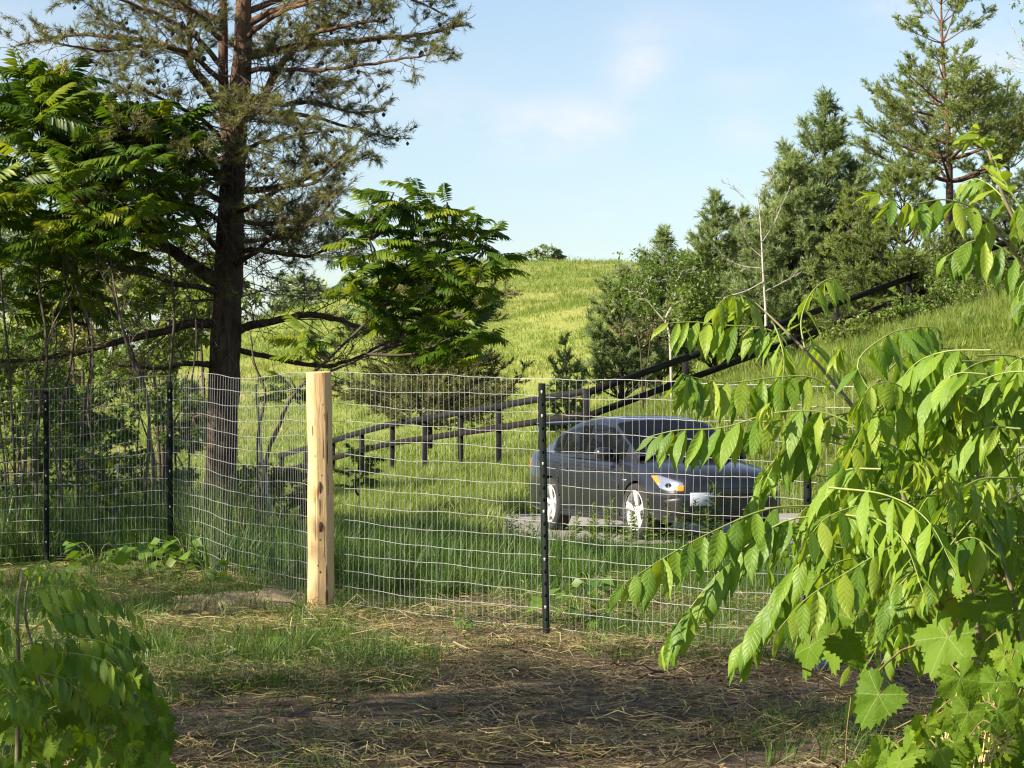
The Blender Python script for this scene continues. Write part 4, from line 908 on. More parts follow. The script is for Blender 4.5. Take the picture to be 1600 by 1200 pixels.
def hero_pine():
    Y = 25.0; base = at(348, 870, Y); base[2] = float(gz(base[0], base[1]))
    root = thing('scots_pine', 'large old pine with dark furrowed trunk, orange upper limbs and many cones', 'tree', base)
    def pl(pts, n, dy=0.0, y0=0.0):
        P = np.array([at(px, py, Y) for px, py in pts]); P = spline(P, n); P[:, 1] += y0 + np.linspace(0, dy, n); 
        return P
    g = Geo()
    T = pl([(346, 930), (345, 760), (350, 600), (355, 480), (359, 380), (363, 290), (368, 200), (377, 100), (380, 0), (384, -140), (390, -330), (392, -520)], 40)
    rt = np.interp(np.linspace(0, 1, 40), [0, .12, .3, .5, .62, .75, 1], [.19, .155, .142, .118, .098, .075, .02])
    tube(g, T, rt, 14, rough=.06)
    T2 = pl([(356, 235), (350, 170), (346, 100), (345, 0), (338, -150), (330, -330)], 16, .25); tube(g, T2, np.linspace(.07, .02, 16), 9, rough=.05)
    obj('trunk', g.mesh('trunk', True), M_BARK, root)
    # boughs: points in the photo, change of depth along them, radius
    boughs = [([(350, 445), (300, 412), (250, 380), (195, 338), (145, 316), (95, 305)], .4, .075),
              ([(342, 505), (300, 508), (250, 525), (190, 540), (110, 562), (40, 572), (-40, 570)], -.5, .05),
              ([(340, 572), (300, 566), (250, 568), (205, 560)], -.8, .035),
              ([(358, 520), (420, 505), (470, 492), (530, 498), (590, 520), (640, 530), (700, 528)], -.6, .045),
              ([(362, 545), (440, 560), (500, 565), (560, 548), (610, 520), (650, 500)], .5, .03),
              ([(372, 195), (398, 168), (420, 132), (452, 92), (490, 60), (545, 45), (610, 42)], -.3, .055),
              ([(378, 85), (430, 76), (500, 62), (580, 52), (650, 48), (725, 30)], .5, .05),
              ([(380, 110), (430, 112), (500, 118), (570, 112), (640, 105), (680, 100)], -1.0, .03),
              ([(366, 170), (430, 172), (490, 175), (545, 185), (610, 195)], .9, .03),
              ([(362, 300), (420, 298), (470, 285), (520, 262), (560, 235)], -.7, .04),
              ([(360, 345), (410, 350), (470, 345), (530, 335), (570, 350)], .8, .03),
              ([(358, 390), (420, 400), (480, 410), (530, 400), (570, 395)], -1.0, .03),
              ([(355, 190), (325, 140), (300, 108), (296, 60), (291, 0), (285, -70)], -.5, .05),
              ([(298, 95), (255, 65), (215, 56), (130, 45), (60, 50), (15, 60)], .3, .035),
              ([(350, 110), (300, 50), (240, 20), (170, 0), (100, -10)], -.8, .03),
              ([(360, 260), (310, 230), (260, 200), (200, 165), (130, 130), (70, 110)], .9, .035),
              ([(362, 320), (310, 300), (260, 290), (200, 270), (130, 240)], -.9, .035),
              ([(358, 400), (320, 370), (290, 330), (265, 280), (250, 240)], .2, .03),
              ([(380, 40), (440, 20), (520, 0), (600, -10), (680, -15)], -.5, .04), ([(382, -30), (450, -50), (530, -60), (620, -60)], .6, .04),
              ([(345, 30), (280, 0), (200, -30), (120, -50)], .6, .04), ([(340, -100), (280, -130), (200, -160)], .3, .035), ([(385, -140), (440, -190), (510, -230)], -.3, .035), ([(388, -250), (440, -320)], .2, .02), ([(335, -250), (290, -300)], .2, .02),
              ([(363, 250), (380, 240), (420, 235), (470, 232), (520, 225)], -1.4, .03), ([(363, 300), (345, 270), (330, 250)], -1.5, .03), ([(368, 200), (400, 190), (420, 200)], -1.6, .03), ([(377, 100), (400, 60), (440, 40)], 1.6, .03), ([(360, 380), (400, 370), (430, 360)], 1.8, .03), ([(345, 60), (320, 40), (300, 30)], -1.6, .03),
              ([(360, 350), (320, 330), (280, 322), (230, 330), (180, 300)], -1.4, .03), ([(360, 290), (320, 262), (270, 250), (220, 225)], -1.5, .03), ([(360, 240), (330, 200), (280, 175), (230, 150)], -1.2, .03), ([(358, 420), (400, 400), (450, 370), (500, 360), (540, 330)], -1.5, .03), ([(360, 330), (410, 320), (450, 300), (500, 300), (540, 270)], -1.6, .03), ([(375, 150), (430, 150), (480, 140), (540, 150), (590, 140)], 1.2, .03), ([(356, 460), (310, 450), (260, 440), (200, 430)], -1.2, .03), ([(378, 60), (420, 40), (470, 20), (530, 10), (600, 0), (660, 10)], -1.2, .03), ([(380, 20), (440, -10), (520, -30), (600, -30), (700, 0)], 1.0, .035), ([(350, 130), (300, 90), (240, 90), (180, 100), (120, 95)], -1.3, .03)]
    gb = Geo(); ends = []; tw = []; dead = []
    for pts, dy, r in boughs:
        n = 6 * len(pts); P = pl(pts, n, dy); P += np.cumsum(R.normal(0, .006, (n, 3)), 0)
        L = np.linalg.norm(np.diff(P, axis=0), axis=1).sum()
        low = np.mean([p[1] for p in pts]) > 430
        tube(gb, P, np.linspace(r, r * .25, n), 7, cap=False, rough=.06)
        e0 = len(ends); lst = []
        branchlets(P, r * .55, min(L, 1.8), int(L * 8) + 3, tw, lst, .15, .3, .22, (.5, 1.15), .75, (.22, .5), 3)
        if not low: ends += lst + [(P[-1], unit(P[-1] - P[-2]), P[-3], 1.0)]
        else: ends += [e for e in lst if R.uniform() < .4]
        # bare dead twigs in the inner crown
        branchlets(P, r * .35, min(L, 1.5), int(L * (9 if low else 6)) + 2, dead, [], .45, .0, .02, (.6, 1.4), 1.0, (.22, .5), 3)
    # dead twigs all round the trunk
    for i in range(95):
        f = R.uniform(.28, .66); j = int(f * 39); a = R.uniform(0, 6.28); d = unit(np.array((math.cos(a), math.sin(a), R.normal(-.05, .35)))); L = R.uniform(.35, 1.35)
        q = [T[j]]; cur = d
        for _ in range(6): cur = unit(cur + R.normal(0, .22, 3) - UP * .04); q.append(q[-1] + cur * L / 6)
        q = np.array(q); dead.append((q, np.linspace(.012, .003, 7))); branchlets(q, .008, L, 5, dead, [], .4, 0, .2, (.5, 1.3), 1.0, (.3, .6), 2)
    obj('boughs', gb.mesh('boughs', True), M_BARK, root)
    g = Geo(); 
    for q, r in tw: tube(g, q[::2], np.maximum(r * .8, .0030)[::2], 3, cap=False)
    obj('twigs', g, M_TWIG, root, kind='stuff')
    g = Geo()
    for q, r in dead: tube(g, q[::2], np.maximum(r * .7, .0032)[::2], 3, cap=False)
    obj('dead_twigs', g, M_DEADTWIG, root, kind='stuff')
    E = np.array([e[0] for e in ends]); D = np.array([e[1] for e in ends]); 
    k = R.uniform(size=len(E)) < .92; E, D = E[k], D[k]
    g = Geo(); tint = np.clip(.35 + .3 * noise2(E[:, 0] * 2, E[:, 2] * 2, 8, 1.5) + R.normal(0, .12, len(E)) + .12 * (E[:, 2] > 3.2), 0, 1)
    needles(g, E - D * .07, D, R.uniform(.07, .15, len(E)), 18, .062, .0052, tint)
    obj('needles', g, M_NEEDLE, root, kind='stuff')
    hi = E[(E[:, 2] > 3.0)]; add_cones(root, hi, 330, .026)
    print('hero pine shoots', len(E), 'twigs', len(tw), len(dead))
hero_pine()

# ---- pines and small trees on the right-hand bank, and the lone pine behind the rail fence
def on_ground(px, Y): x = (px - 800) / F * Y; return np.array((x, Y, float(gz(x, Y))))
def htop(py, Y, b): return CAMZ - (py - HOR) / F * Y - b[2]
def bank_trees():
    Y = 63; b = on_ground(1484, Y)
    make_pine('scots_pine', 'tall open pine with bare lower trunk and flat layered boughs on the bank', b, htop(-25, Y, b), 3.3, lambda f: 2.7 * (1 - f) ** .55 * (.75 + .35 * math.sin(f * 9)) + .25, 11, 7, M_NEEDLE_Y, (.22, 20, .10, .011), .12, (-.02, 0), .125, 5.2, bark=bark_mat('bank_pine_bark', (.03, .022, .018), (.13, .09, .07), b[2] + 3, b[2] + 6, (.28, .15, .08)), cones=40, fill=.9)
    Y = 66; b = on_ground(1288, Y)
    make_pine('white_pine', 'tallest young blue green pine with pointed top left of the layered pine', b, htop(162, Y, b), .5, lambda f: 2.3 * (1 - f) ** .8 + .2, 15, 8, M_NEEDLE_B, (.30, 21, .14, .015), .55, (0, 0), .12, 5.0)
    Y = 64.5; b = on_ground(1243, Y)
    make_pine('white_pine', 'bushy young blue green pine just left of the tallest pointed pine', b, htop(262, Y, b), .4, lambda f: 2.1 * (1 - f) ** .7 + .2, 12, 8, M_NEEDLE_B, (.30, 21, .14, .015), .5, (0, 0), .10, 5.0)
    Y = 68; b = on_ground(1118, Y)
    make_pine('white_pine', 'young green pine with spiky top standing behind the bare white birch', b, htop(318, Y, b), .3, lambda f: 1.7 * (1 - f) ** .75 + .18, 11, 8, M_NEEDLE_B, (.28, 21, .14, .015), .6, (0, 0), .09, 5.2)
    Y = 69; b = on_ground(1162, Y)
    make_pine('white_pine', 'dim young pine between the spiky pine and the bushy blue green pine', b, htop(345, Y, b), .3, lambda f: 1.6 * (1 - f) ** .65 + .18, 10, 8, M_NEEDLE_B, (.28, 21, .14, .015), .6, (0, 0), .09, 5.0)
    Y = 67; b = on_ground(1032, Y)
    make_pine('white_pine', 'short young pine whose tip rises above the small green aspen', b, htop(378, Y, b), .3, lambda f: 1.3 * (1 - f) ** .55 + .18, 10, 8, M_NEEDLE_B, (.28, 21, .14, .015), .6, (0, 0), .08, 5.0)
    Y = 61; b = on_ground(1415, Y)
    make_pine('scots_pine', 'rounded olive green pine filling the gap below the tall layered pine', b, htop(285, Y, b), .3, lambda f: 1.85 * (1 - f) ** .4 + .2, 9, 8, M_NEEDLE_Y, (.20, 24, .09, .011), .3, (0, 0), .10, 5.6)
    Y = 61.5; b = on_ground(1330, Y)
    make_pine('scots_pine', 'low olive pine in front of the tallest pointed pine, above the rail', b, htop(330, Y, b), .2, lambda f: 1.15 * (1 - f) ** .45 + .2, 7, 8, M_NEEDLE_Y, (.20, 22, .09, .011), .3, (0, 0), .09, 5.6)
    Y = 70; b = on_ground(1578, Y)
    make_pine('scots_pine', 'dark pine at the right edge behind the drooping walnut leaves', b, htop(170, Y, b), .6, lambda f: 2.1 * (1 - f) ** .5 + .2, 9, 7, M_NEEDLE_B, (.22, 22, .10, .011), .25, (0, 0), .12, 5.0)
    Y = 72; b = on_ground(1350, Y)
    make_pine('white_pine', 'distant thin pine top between the pointed pine and layered pine', b, htop(235, Y, b), 2.2, lambda f: .8 * (1 - f) ** .8 + .15, 9, 5, M_NEEDLE_B, (.26, 20, .12, .012), .7, (0, 0), .08, 4.5)
    Y = 64; b = on_ground(972, Y)
    make_pine('scots_pine', 'rounded bushy pine at the foot of the hill left of the aspen', b, htop(440, Y, b), .25, lambda f: 1.08 * (1 - f) ** .4 + .2, 9, 9, M_NEEDLE_B, (.22, 28, .10, .012), .35, (0, 0), .08, 6.0)
    Y = 62; b = on_ground(884, Y)
    make_pine('juniper_bush', 'low blue green bush standing alone above the rail fence corner', b, htop(540, Y, b), .05, lambda f: .62 * (1 - f) ** .35 + .12, 6, 9, M_NEEDLE_B, (.16, 24, .07, .010), .5, (0, 0), .05, 8.0)
    Y = 61; b = on_ground(672, Y)
    make_pine('scots_pine', 'small pine with straight dark trunk and flat boughs behind the rail fence', b, htop(395, Y, b), 1.0, lambda f: 2.6 * (1 - f) ** .5 * (.85 + .25 * math.sin(f * 14)) + .2, 10, 9, M_NEEDLE, (.20, 16, .09, .013), .05, (0, 0), .11, 6.5, cones=30)
    # bare birch
    Y = 60; b = on_ground(1196, Y); root = thing('bare_birch', 'leafless white birch standing in front of the young pines', 'tree', b)
    g = Geo(); P = spline([b - UP * .2, at(1197, 500, Y), at(1193, 430, Y), at(1190, 370, Y), at(1186, 320, Y), at(1180, 285, Y)], 20); tube(g, P, np.linspace(.042, .006, 20), 8, rough=.05); obj('trunk', g.mesh('trunk', True), M_BIRCH, root)
    tw = []
    for pts, r in (([(1193, 440), (1165, 455), (1140, 462), (1125, 470)], .022), ([(1191, 400), (1170, 380), (1160, 355), (1150, 330)], .018), ([(1190, 380), (1210, 350), (1222, 320), (1232, 300)], .016), ([(1187, 335), (1165, 310), (1145, 290), (1128, 285)], .012), ([(1196, 455), (1225, 440), (1240, 430)], .016), ([(1184, 310), (1200, 290), (1205, 270)], .01), ([(1192, 420), (1160, 415), (1135, 405)], .014)):
        q = spline([at(px, py, Y) + (0, R.normal(0, .15), 0) for px, py in pts], 10); tw.append((q, np.linspace(r, r * .3, 10))); branchlets(q, r * .6, 1.0, 7, tw, [], .1, .3, .25, (.4, .9), .8, (.25, .5), 2)
    g = Geo()
    for q, r in tw: tube(g, q, np.maximum(r * .7, .004), 4, cap=False)
    obj('branches', g, M_BIRCH, root)
def leafy(name, label, base, stems, blobs, n, size, mat, stem_mat, r0=.04, group=None, tint=.5, pale=0.0):
    """small leafy tree or bush: stems reach into lumpy crown made of many leaves; blobs = (centre, radii)"""
    root = thing(name, label, 'tree' if 'tree' in name or 'aspen' in name or 'maple' in name else 'shrub', base, group)
    g = Geo(); tw = []; cs = [np.asarray(c, float) for c, _ in blobs]
    for P, r in stems: tube(g, P, np.linspace(r, r * .35, len(P)), 7, rough=.04)
    tips = [P[-1] for P, _ in stems] + [P[len(P) // 2] for P, _ in stems]
    for c in cs:
        s = tips[int(np.argmin([np.linalg.norm(t - c) for t in tips]))]
        q = spline([s, (s + c) / 2 + R.normal(0, .05, 3) + UP * .05, c], 8); tube(g, q, np.linspace(r0 * .5, r0 * .15, 8), 5, cap=False)
        branchlets(q, r0 * .3, float(np.linalg.norm(c - s)) + .3, 6, tw, [], 0, .3, .3, (.5, 1.1), .9, (.3, .6), 2)
    for q, r in tw: tube(g, q, np.maximum(r, .003), 3, cap=False)
    obj('stems', g.mesh('stems', True), stem_mat, root)
    g = Geo(); w = np.array([np.prod(r) ** .7 for _, r in blobs]); w = w / w.sum()
    for (c, r), ww in zip(blobs, w):
        m = max(8, int(n * ww)); k = max(4, m // 14); u = unit(R.standard_normal((k, 3))) * (R.uniform(.25, 1.0, (k, 1)) ** .5)
        cl = u[R.integers(0, k, m)] + R.normal(0, .16, (m, 3)); P = np.asarray(c) + cl * np.asarray(r)
        tn = tint + .22 * noise2(P[:, 0] * 3, P[:, 2] * 3 + P[:, 1], 17, 1.0, 2) + R.normal(0, .05) 
        leafcloud(g, P, size, np.where(R.uniform(size=m) < pale, 1.0, tn), .5)
    obj('foliage', g, mat, root, kind='stuff'); return root
def lumps(cx, cy, Y, rx, ry, n, br=(.35, .55), dy=1.0):
    """lumps of crown over an ellipse given in photo pixels"""
    out = []
    for _ in range(n):
        a = R.uniform(0, 6.28); rr = math.sqrt(R.uniform()); p = at(cx + rx * rr * math.cos(a), cy + ry * rr * math.sin(a), Y); p[1] += R.normal(0, dy * .5)
        k = R.uniform(*br) * rx / F * Y; out.append((p, (k, k, k * R.uniform(.6, .9))))
    return out
def small_trees():
    Y = 57; b = on_ground(1050, Y)
    leafy('aspen_tree', 'small light green aspen with crooked pale stem beside the rail fence', b, [(spline([b - UP * .1, at(1047, 530, Y), at(1040, 500, Y), at(1053, 470, Y), at(1058, 440, Y)], 16), .035), (spline([at(1042, 505, Y), at(1020, 480, Y), at(1005, 460, Y)], 8), .02)], lumps(1035, 450, Y, 78, 52, 20), 4200, .09, M_LEAF, M_BIRCH, .03, tint=.55)
    Y = 58; b = on_ground(1005, Y)
    leafy('brown_shrub', 'half bare brownish shrub below the aspen', b, [(spline([b, at(1000, 540, Y), at(985, 500, Y)], 8), .025), (spline([b, at(1015, 540, Y), at(1022, 495, Y)], 8), .02)], lumps(1000, 520, Y, 40, 32, 7), 350, .07, M_STRAW, M_TWIG, .03, tint=.2)
    rows = [(1480, 470, 55, 60, 26, 'low leafy shrub on the bank above the right end of the rail'), (1545, 445, 56, 60, 30, 'leafy shrub on the bank near the right edge of the picture'), (1400, 492, 56, 55, 22, 'low leafy shrub growing over the far end of the rail'), (1330, 520, 54, 50, 20, 'low spreading shrub on the bank below the rail'), (1500, 430, 58, 60, 34, 'leafy shrub hiding the foot of the tall layered pine'), (1590, 420, 60, 60, 40, 'taller leafy shrub at the right edge below the dark pine')]
    for px, py, Y, rx, ry, lab in rows:
        b = on_ground(px, Y)
        leafy('bank_shrub', lab, b, [(spline([b, at(px - 8, py + 10, Y), at(px - 14, py - 6, Y)], 6), .02), (spline([b, at(px + 8, py + 8, Y), at(px + 16, py - 4, Y)], 6), .02)], lumps(px, py, Y, rx, ry, 11, (.22, .4)), 1300, .08, M_LEAF, M_TWIG, .02, 'shrubs on the bank', tint=.5)
    Y = 40; c = at(1620, 40, Y); b = on_ground(1650, Y)
    leafy('birch_tree', 'green leaves of a tree entering the top right corner', b, [(spline([b, at(1650, 300, Y), at(1645, 60, Y), at(1640, -120, Y)], 12), .1)], lumps(1625, 20, Y, 45, 85, 12) + lumps(1650, -120, Y, 70, 90, 10), 2600, .05, M_LEAF, M_BIRCH, .05, tint=.6)
    # tuft of trees on the hill crest
    for px, py, rx, ry, lab in ((848, 398, 20, 13, 'hazy green tree clump on the crest of the far hill'), (872, 402, 8, 9, 'smallest hazy tree right of the clump on the hill crest'), (812, 408, 9, 6, 'tiny bush at the left foot of the clump on the hill crest')):
        Y = 222; b = on_ground(px, Y)
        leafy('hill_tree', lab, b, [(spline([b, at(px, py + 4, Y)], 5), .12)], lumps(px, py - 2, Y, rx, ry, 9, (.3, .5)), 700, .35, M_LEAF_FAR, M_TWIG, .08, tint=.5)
    # sunlit thicket seen between the stems at left
    Y = 34
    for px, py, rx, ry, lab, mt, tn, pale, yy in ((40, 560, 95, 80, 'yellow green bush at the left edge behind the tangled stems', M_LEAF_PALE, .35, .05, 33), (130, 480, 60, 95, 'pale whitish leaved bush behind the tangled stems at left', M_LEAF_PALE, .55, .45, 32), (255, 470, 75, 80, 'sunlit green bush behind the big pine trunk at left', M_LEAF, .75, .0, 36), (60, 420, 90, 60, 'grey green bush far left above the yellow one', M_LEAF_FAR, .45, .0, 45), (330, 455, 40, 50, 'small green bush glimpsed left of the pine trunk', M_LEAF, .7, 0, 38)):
        b = on_ground(px, yy)
        leafy('thicket_bush', lab, b, [(spline([b, at(px - 20, py + 30, yy), at(px - 30, py, yy)], 8), .03), (spline([b, at(px + 20, py + 30, yy), at(px + 25, py - 10, yy)], 8), .03), (spline([b, at(px, py + 40, yy), at(px + 5, py - 30, yy)], 8), .03)], lumps(px, py, yy, rx, ry, 22, (.28, .45)), 5000, .10, mt, M_TWIG, .02, 'bushes behind the left trees', tint=tn, pale=pale)
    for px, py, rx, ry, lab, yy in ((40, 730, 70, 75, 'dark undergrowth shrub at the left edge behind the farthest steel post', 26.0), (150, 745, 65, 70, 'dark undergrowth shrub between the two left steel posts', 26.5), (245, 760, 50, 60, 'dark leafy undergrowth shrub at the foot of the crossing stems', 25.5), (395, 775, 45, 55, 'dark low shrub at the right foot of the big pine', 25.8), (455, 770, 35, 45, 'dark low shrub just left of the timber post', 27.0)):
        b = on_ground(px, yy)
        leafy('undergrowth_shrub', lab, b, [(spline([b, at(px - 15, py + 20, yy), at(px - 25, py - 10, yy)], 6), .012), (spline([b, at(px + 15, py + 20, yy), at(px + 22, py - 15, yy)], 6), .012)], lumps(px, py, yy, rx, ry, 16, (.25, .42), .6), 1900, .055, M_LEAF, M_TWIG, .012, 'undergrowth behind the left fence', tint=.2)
    for px, py, rx, ry, lab, yy, tn in ((20, 620, 80, 95, 'tall mid green brush filling the left edge above the dark undergrowth', 28.5, .45), (120, 640, 75, 85, 'tall brush behind the thin stems left of the second steel post', 29.5, .3), (205, 600, 70, 95, 'brush rising behind the crossing sumac stems', 30.5, .5), (285, 650, 45, 60, 'small brush clump just left of the big pine trunk', 29.0, .4)):
        b = on_ground(px, yy)
        leafy('brush_shrub', lab, b, [(spline([b, at(px - 15, py + 20, yy), at(px - 25, py - 20, yy)], 6), .014), (spline([b, at(px + 15, py + 20, yy), at(px + 22, py - 25, yy)], 6), .014)], lumps(px, py, yy, rx, ry, 22, (.25, .4), .8), 3600, .075, M_LEAF, M_TWIG, .014, 'brush behind the left fence', tint=tn)
    # far wood along the left
    for px, py, rx, ry, lab in ((30, 470, 90, 45, 'farthest left tree of the distant wood'), (180, 455, 90, 40, 'second tree of the distant wood from the left'), (330, 470, 80, 35, 'third tree of the distant wood, behind the pine trunk'), (470, 470, 80, 30, 'rightmost tree of the distant wood, right of the pine trunk')):
        Y = 170; b = on_ground(px, Y)
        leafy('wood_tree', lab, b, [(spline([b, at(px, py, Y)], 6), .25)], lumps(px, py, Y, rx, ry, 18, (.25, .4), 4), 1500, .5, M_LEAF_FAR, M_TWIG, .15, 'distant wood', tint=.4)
bank_trees(); small_trees()

# ------------------------------------------------------------------ sumacs
def frond_mesh(name, pairs=11, droop=.5, wid=.17, seed=0, young=False):
    """one feather-shaped compound leaf along +Y, length 1"""
    rr = np.random.default_rng(seed); g = Geo(); t = np.linspace(0, 1, 9)
    c = lambda s: np.stack([.03 * np.sin(np.asarray(s) * 3 + seed), np.asarray(s) * (1 - .12 * np.asarray(s) * droop), -.42 * droop * np.asarray(s) ** 2 + .10 * np.asarray(s)], -1)
    tube(g, c(t), np.linspace(.009, .003, 9), 4, cap=False)
    for i in range(pairs + 1):
        s = .16 + .84 * i / pairs; p = c(np.array([s]))[0]; l = .30 * math.sin(math.pi * (.18 + .68 * s)) ** .8 * rr.uniform(.85, 1.1) * (1.0 if s < .9 else .8)
        for sd in ((-1, 1) if i < pairs else (0,)):
            d = unit(np.array((sd * .86, .42 + .35 * s, -.34 - .3 * droop + rr.normal(0, .12)))) if sd else unit(np.array((0, 1, -.6)))
            n = unit(np.array((sd * .35, 0, 1)) + rr.normal(0, .15, 3)); x = unit(np.cross(d, n)); z = np.cross(x, d); w = l * .15
            b0 = p; V = [b0, b0 + d * l * .3 + x * w + z * w * .4, b0 + d * l * .3 - x * w + z * w * .4, b0 + d * l * .35, b0 + d * l * .7 + x * w * .7 - UP * l * .04, b0 + d * l * .7 - x * w * .7 - UP * l * .04, b0 + d * l * .7 - UP * l * .07, b0 + d * l - UP * l * .2]
            g.add(V, [(1, 4, 6, 3), (3, 6, 5, 2)], [(0, 1, 3), (0, 3, 2), (4, 7, 6), (6, 7, 5)], rr.uniform(.2, .8))
    me = g.mesh(name); me.materials.append(M_SUMAC); return me
FRONDS = [frond_mesh('sumac_frond', 10 + i % 3, (.35, .6, .85, 1.1, .7, .5)[i], seed=40 + i) for i in range(6)]
def panicle(p):
    g = Geo(); n = 60; h = .16
    for i in range(n):
        t = i / n; a = i * 2.4; r = .032 * (1 - t) ** .8 + .004; c = np.array(p) + (r * math.cos(a), r * math.sin(a), h * t); s = .012
        V = [c + (s, 0, 0), c + (-s, 0, 0), c + (0, s, 0), c + (0, -s, 0), c + (0, 0, s), c - (0, 0, s)]; g.add(V, None, [(0, 2, 4), (2, 1, 4), (1, 3, 4), (3, 0, 4), (2, 0, 5), (1, 2, 5), (3, 1, 5), (0, 3, 5)])
    return g
M_PAN = simple('sumac_panicle', (.30, .24, .05), .8, var=.3)
def sumac(label, base, tips, stems, L=.46, per=9, flowers=0, name='sumac_tree', cap=300, stemr=.028):
    root = thing(name, label, 'tree', base, 'sumac trees behind the fence'); g = Geo(); cnt = 0
    for P, r in stems: tube(g, P + np.cumsum(R.normal(0, .006, P.shape), 0), np.linspace(r, r * .5, len(P)) * .78, 7, rough=.08)
    spine = np.vstack([P[len(P) // 3:] for P, _ in stems])
    for ti, p in enumerate(tips):
        lower = spine[spine[:, 2] < p[2] - .1]; lower = lower if len(lower) else spine
        s = lower[int(np.argmin(np.linalg.norm(lower - p, axis=1)))]
        tube(g, spline([s, (s + p) / 2 + R.normal(0, .05, 3) - UP * .04, p], 7), np.linspace(stemr * .55, .008, 7), 5, cap=False)
        a0 = R.uniform(0, 6.28)
        for k in range(per):
            if cnt >= cap: break
            az = a0 + k * 2.4 + R.normal(0, .2); el = R.uniform(-.35, 1.0) * (1 - k / per * .4); d = np.array((math.cos(az) * math.cos(el), math.sin(az) * math.cos(el), math.sin(el)))
            obj('leaf', FRONDS[R.integers(0, 6)], None, root, frame(p - UP * .025 * k, d, np.array((-d[0] * d[2], -d[1] * d[2], 1.0)) + R.normal(0, .3, 3), L * R.uniform(.7, 1.12))); cnt += 1
        if ti < flowers: obj('flower_spike', panicle(p), M_PAN, root)
    obj('stems', g.mesh('stems', True), M_SUMACBARK, root)
    return root
def in_blob(n, cx, cy, rx, ry, Y, dy, shell=.0):
    out = []
    while len(out) < n:
        a = R.uniform(0, 6.28); rr = math.sqrt(R.uniform(shell, 1)); out.append(at(cx + rx * rr * math.cos(a), cy + ry * rr * math.sin(a), Y) + (0, R.normal(0, dy), 0))
    return out
def ground_at(px, Y): return on_ground(px, Y)
def sumacs():
    # middle sumac: leaning stems right of the pine trunk
    Y = 22.0; b = ground_at(405, Y)
    st = [(spline([b - UP * .1, at(412, 740, Y), at(440, 660, Y), at(475, 600, Y), at(540, 540, Y), at(600, 480, Y), at(640, 430, Y)], 26), .026),
          (spline([b + (.05, .1, -.1), at(405, 700, Y), at(420, 620, Y), at(400, 560, Y), at(395, 520, Y)], 16), .018),
          (spline([at(475, 600, Y), at(560, 560, Y), at(640, 520, Y), at(700, 480, Y)], 14), .016), (spline([at(600, 480, Y), at(580, 400, Y), at(572, 350, Y)], 10), .014)]
    tips = [at(px, py, Y) + (0, R.normal(0, .22), 0) for px, py in ((580, 325), (615, 300), (655, 298), (698, 312), (735, 345), (755, 385), (748, 430), (740, 475), (700, 365), (655, 345), (612, 350), (578, 375), (590, 415), (635, 400), (680, 405), (715, 425), (728, 510), (690, 480), (650, 455), (612, 460), (575, 450), (665, 520), (705, 530), (630, 500), (550, 430), (480, 520), (450, 590))]
    sumac('spreading sumac with dark feathery leaves leaning right of the big pine', b, tips, st, .39, 11, 0)
    for p in (at(608, 330, Y), at(704, 380, Y), at(737, 418, Y)): pass
    # left sumacs
    Y = 24.4; b = ground_at(60, Y)
    st = [(spline([b - UP * .1, at(55, 700, Y), at(70, 560, Y), at(60, 420, Y), at(80, 300, Y), at(60, 180, Y)], 24), .024), (spline([b + (.2, .2, -.1), at(100, 650, Y), at(120, 520, Y), at(105, 400, Y), at(130, 280, Y), at(150, 190, Y)], 24), .02), (spline([b + (-.2, .1, -.1), at(20, 700, Y), at(10, 560, Y), at(0, 400, Y), at(10, 260, Y)], 20), .02)]
    sumac('leftmost sumac reaching highest, leafy to the left edge of the picture', b, in_blob(26, 55, 250, 100, 150, Y, .35) + [at(85, 130, Y), at(40, 140, Y), at(130, 150, Y), at(10, 160, Y)] , st, .50, 10, 3)
    Y = 24.0; b = ground_at(215, Y)
    st = [(spline([b - UP * .1, at(230, 720, Y), at(225, 620, Y), at(195, 530, Y), at(175, 470, Y), at(150, 420, Y), at(140, 330, Y)], 24), .024), (spline([b + (.12, .1, -.1), at(262, 700, Y), at(268, 580, Y), at(272, 470, Y), at(255, 360, Y), at(235, 250, Y)], 24), .022), (spline([b + (.2, 0, -.1), at(262, 690, Y), at(300, 600, Y), at(310, 500, Y), at(290, 430, Y)], 18), .014), (spline([b, at(245, 740, Y), at(215, 640, Y), at(212, 600, Y)], 12), .014)]
    sumac('sumac with three crossing stems between the leftmost sumac and pine trunk', b, in_blob(29, 205, 285, 100, 125, Y, .4) + [at(150, 165, Y), at(200, 160, Y), at(250, 180, Y)], st, .47, 9, 2)
    Y = 25.6; b = ground_at(130, Y)
    st = [(spline([b - UP * .1, at(125, 700, Y), at(140, 560, Y), at(120, 430, Y)], 16), .02)]
    sumac('low shaded sumac hanging under the left canopy', b, in_blob(17, 75, 425, 95, 80, Y, .5), st, .46, 8, 0)
    # small sumac shoot by the timber post
    Y = 26; b = ground_at(562, Y)
    sumac('knee high sumac seedling behind the mesh right of the timber post', b, [at(562, 705, Y), at(566, 725, Y), at(556, 740, Y)], [(spline([b, at(560, 760, Y), at(562, 705, Y)], 8), .01)], .30, 7, 0, 'sumac_seedling')
    Y = 23.6; b = ground_at(185, Y)
    sumac('bright young sumac in the grass between the two left steel posts', b, [at(170, 740, Y), at(150, 715, Y), at(185, 770, Y), at(160, 765, Y)], [(spline([b, at(178, 790, Y), at(165, 730, Y)], 8), .01)], .30, 6, 0, 'sumac_seedling')
sumacs()
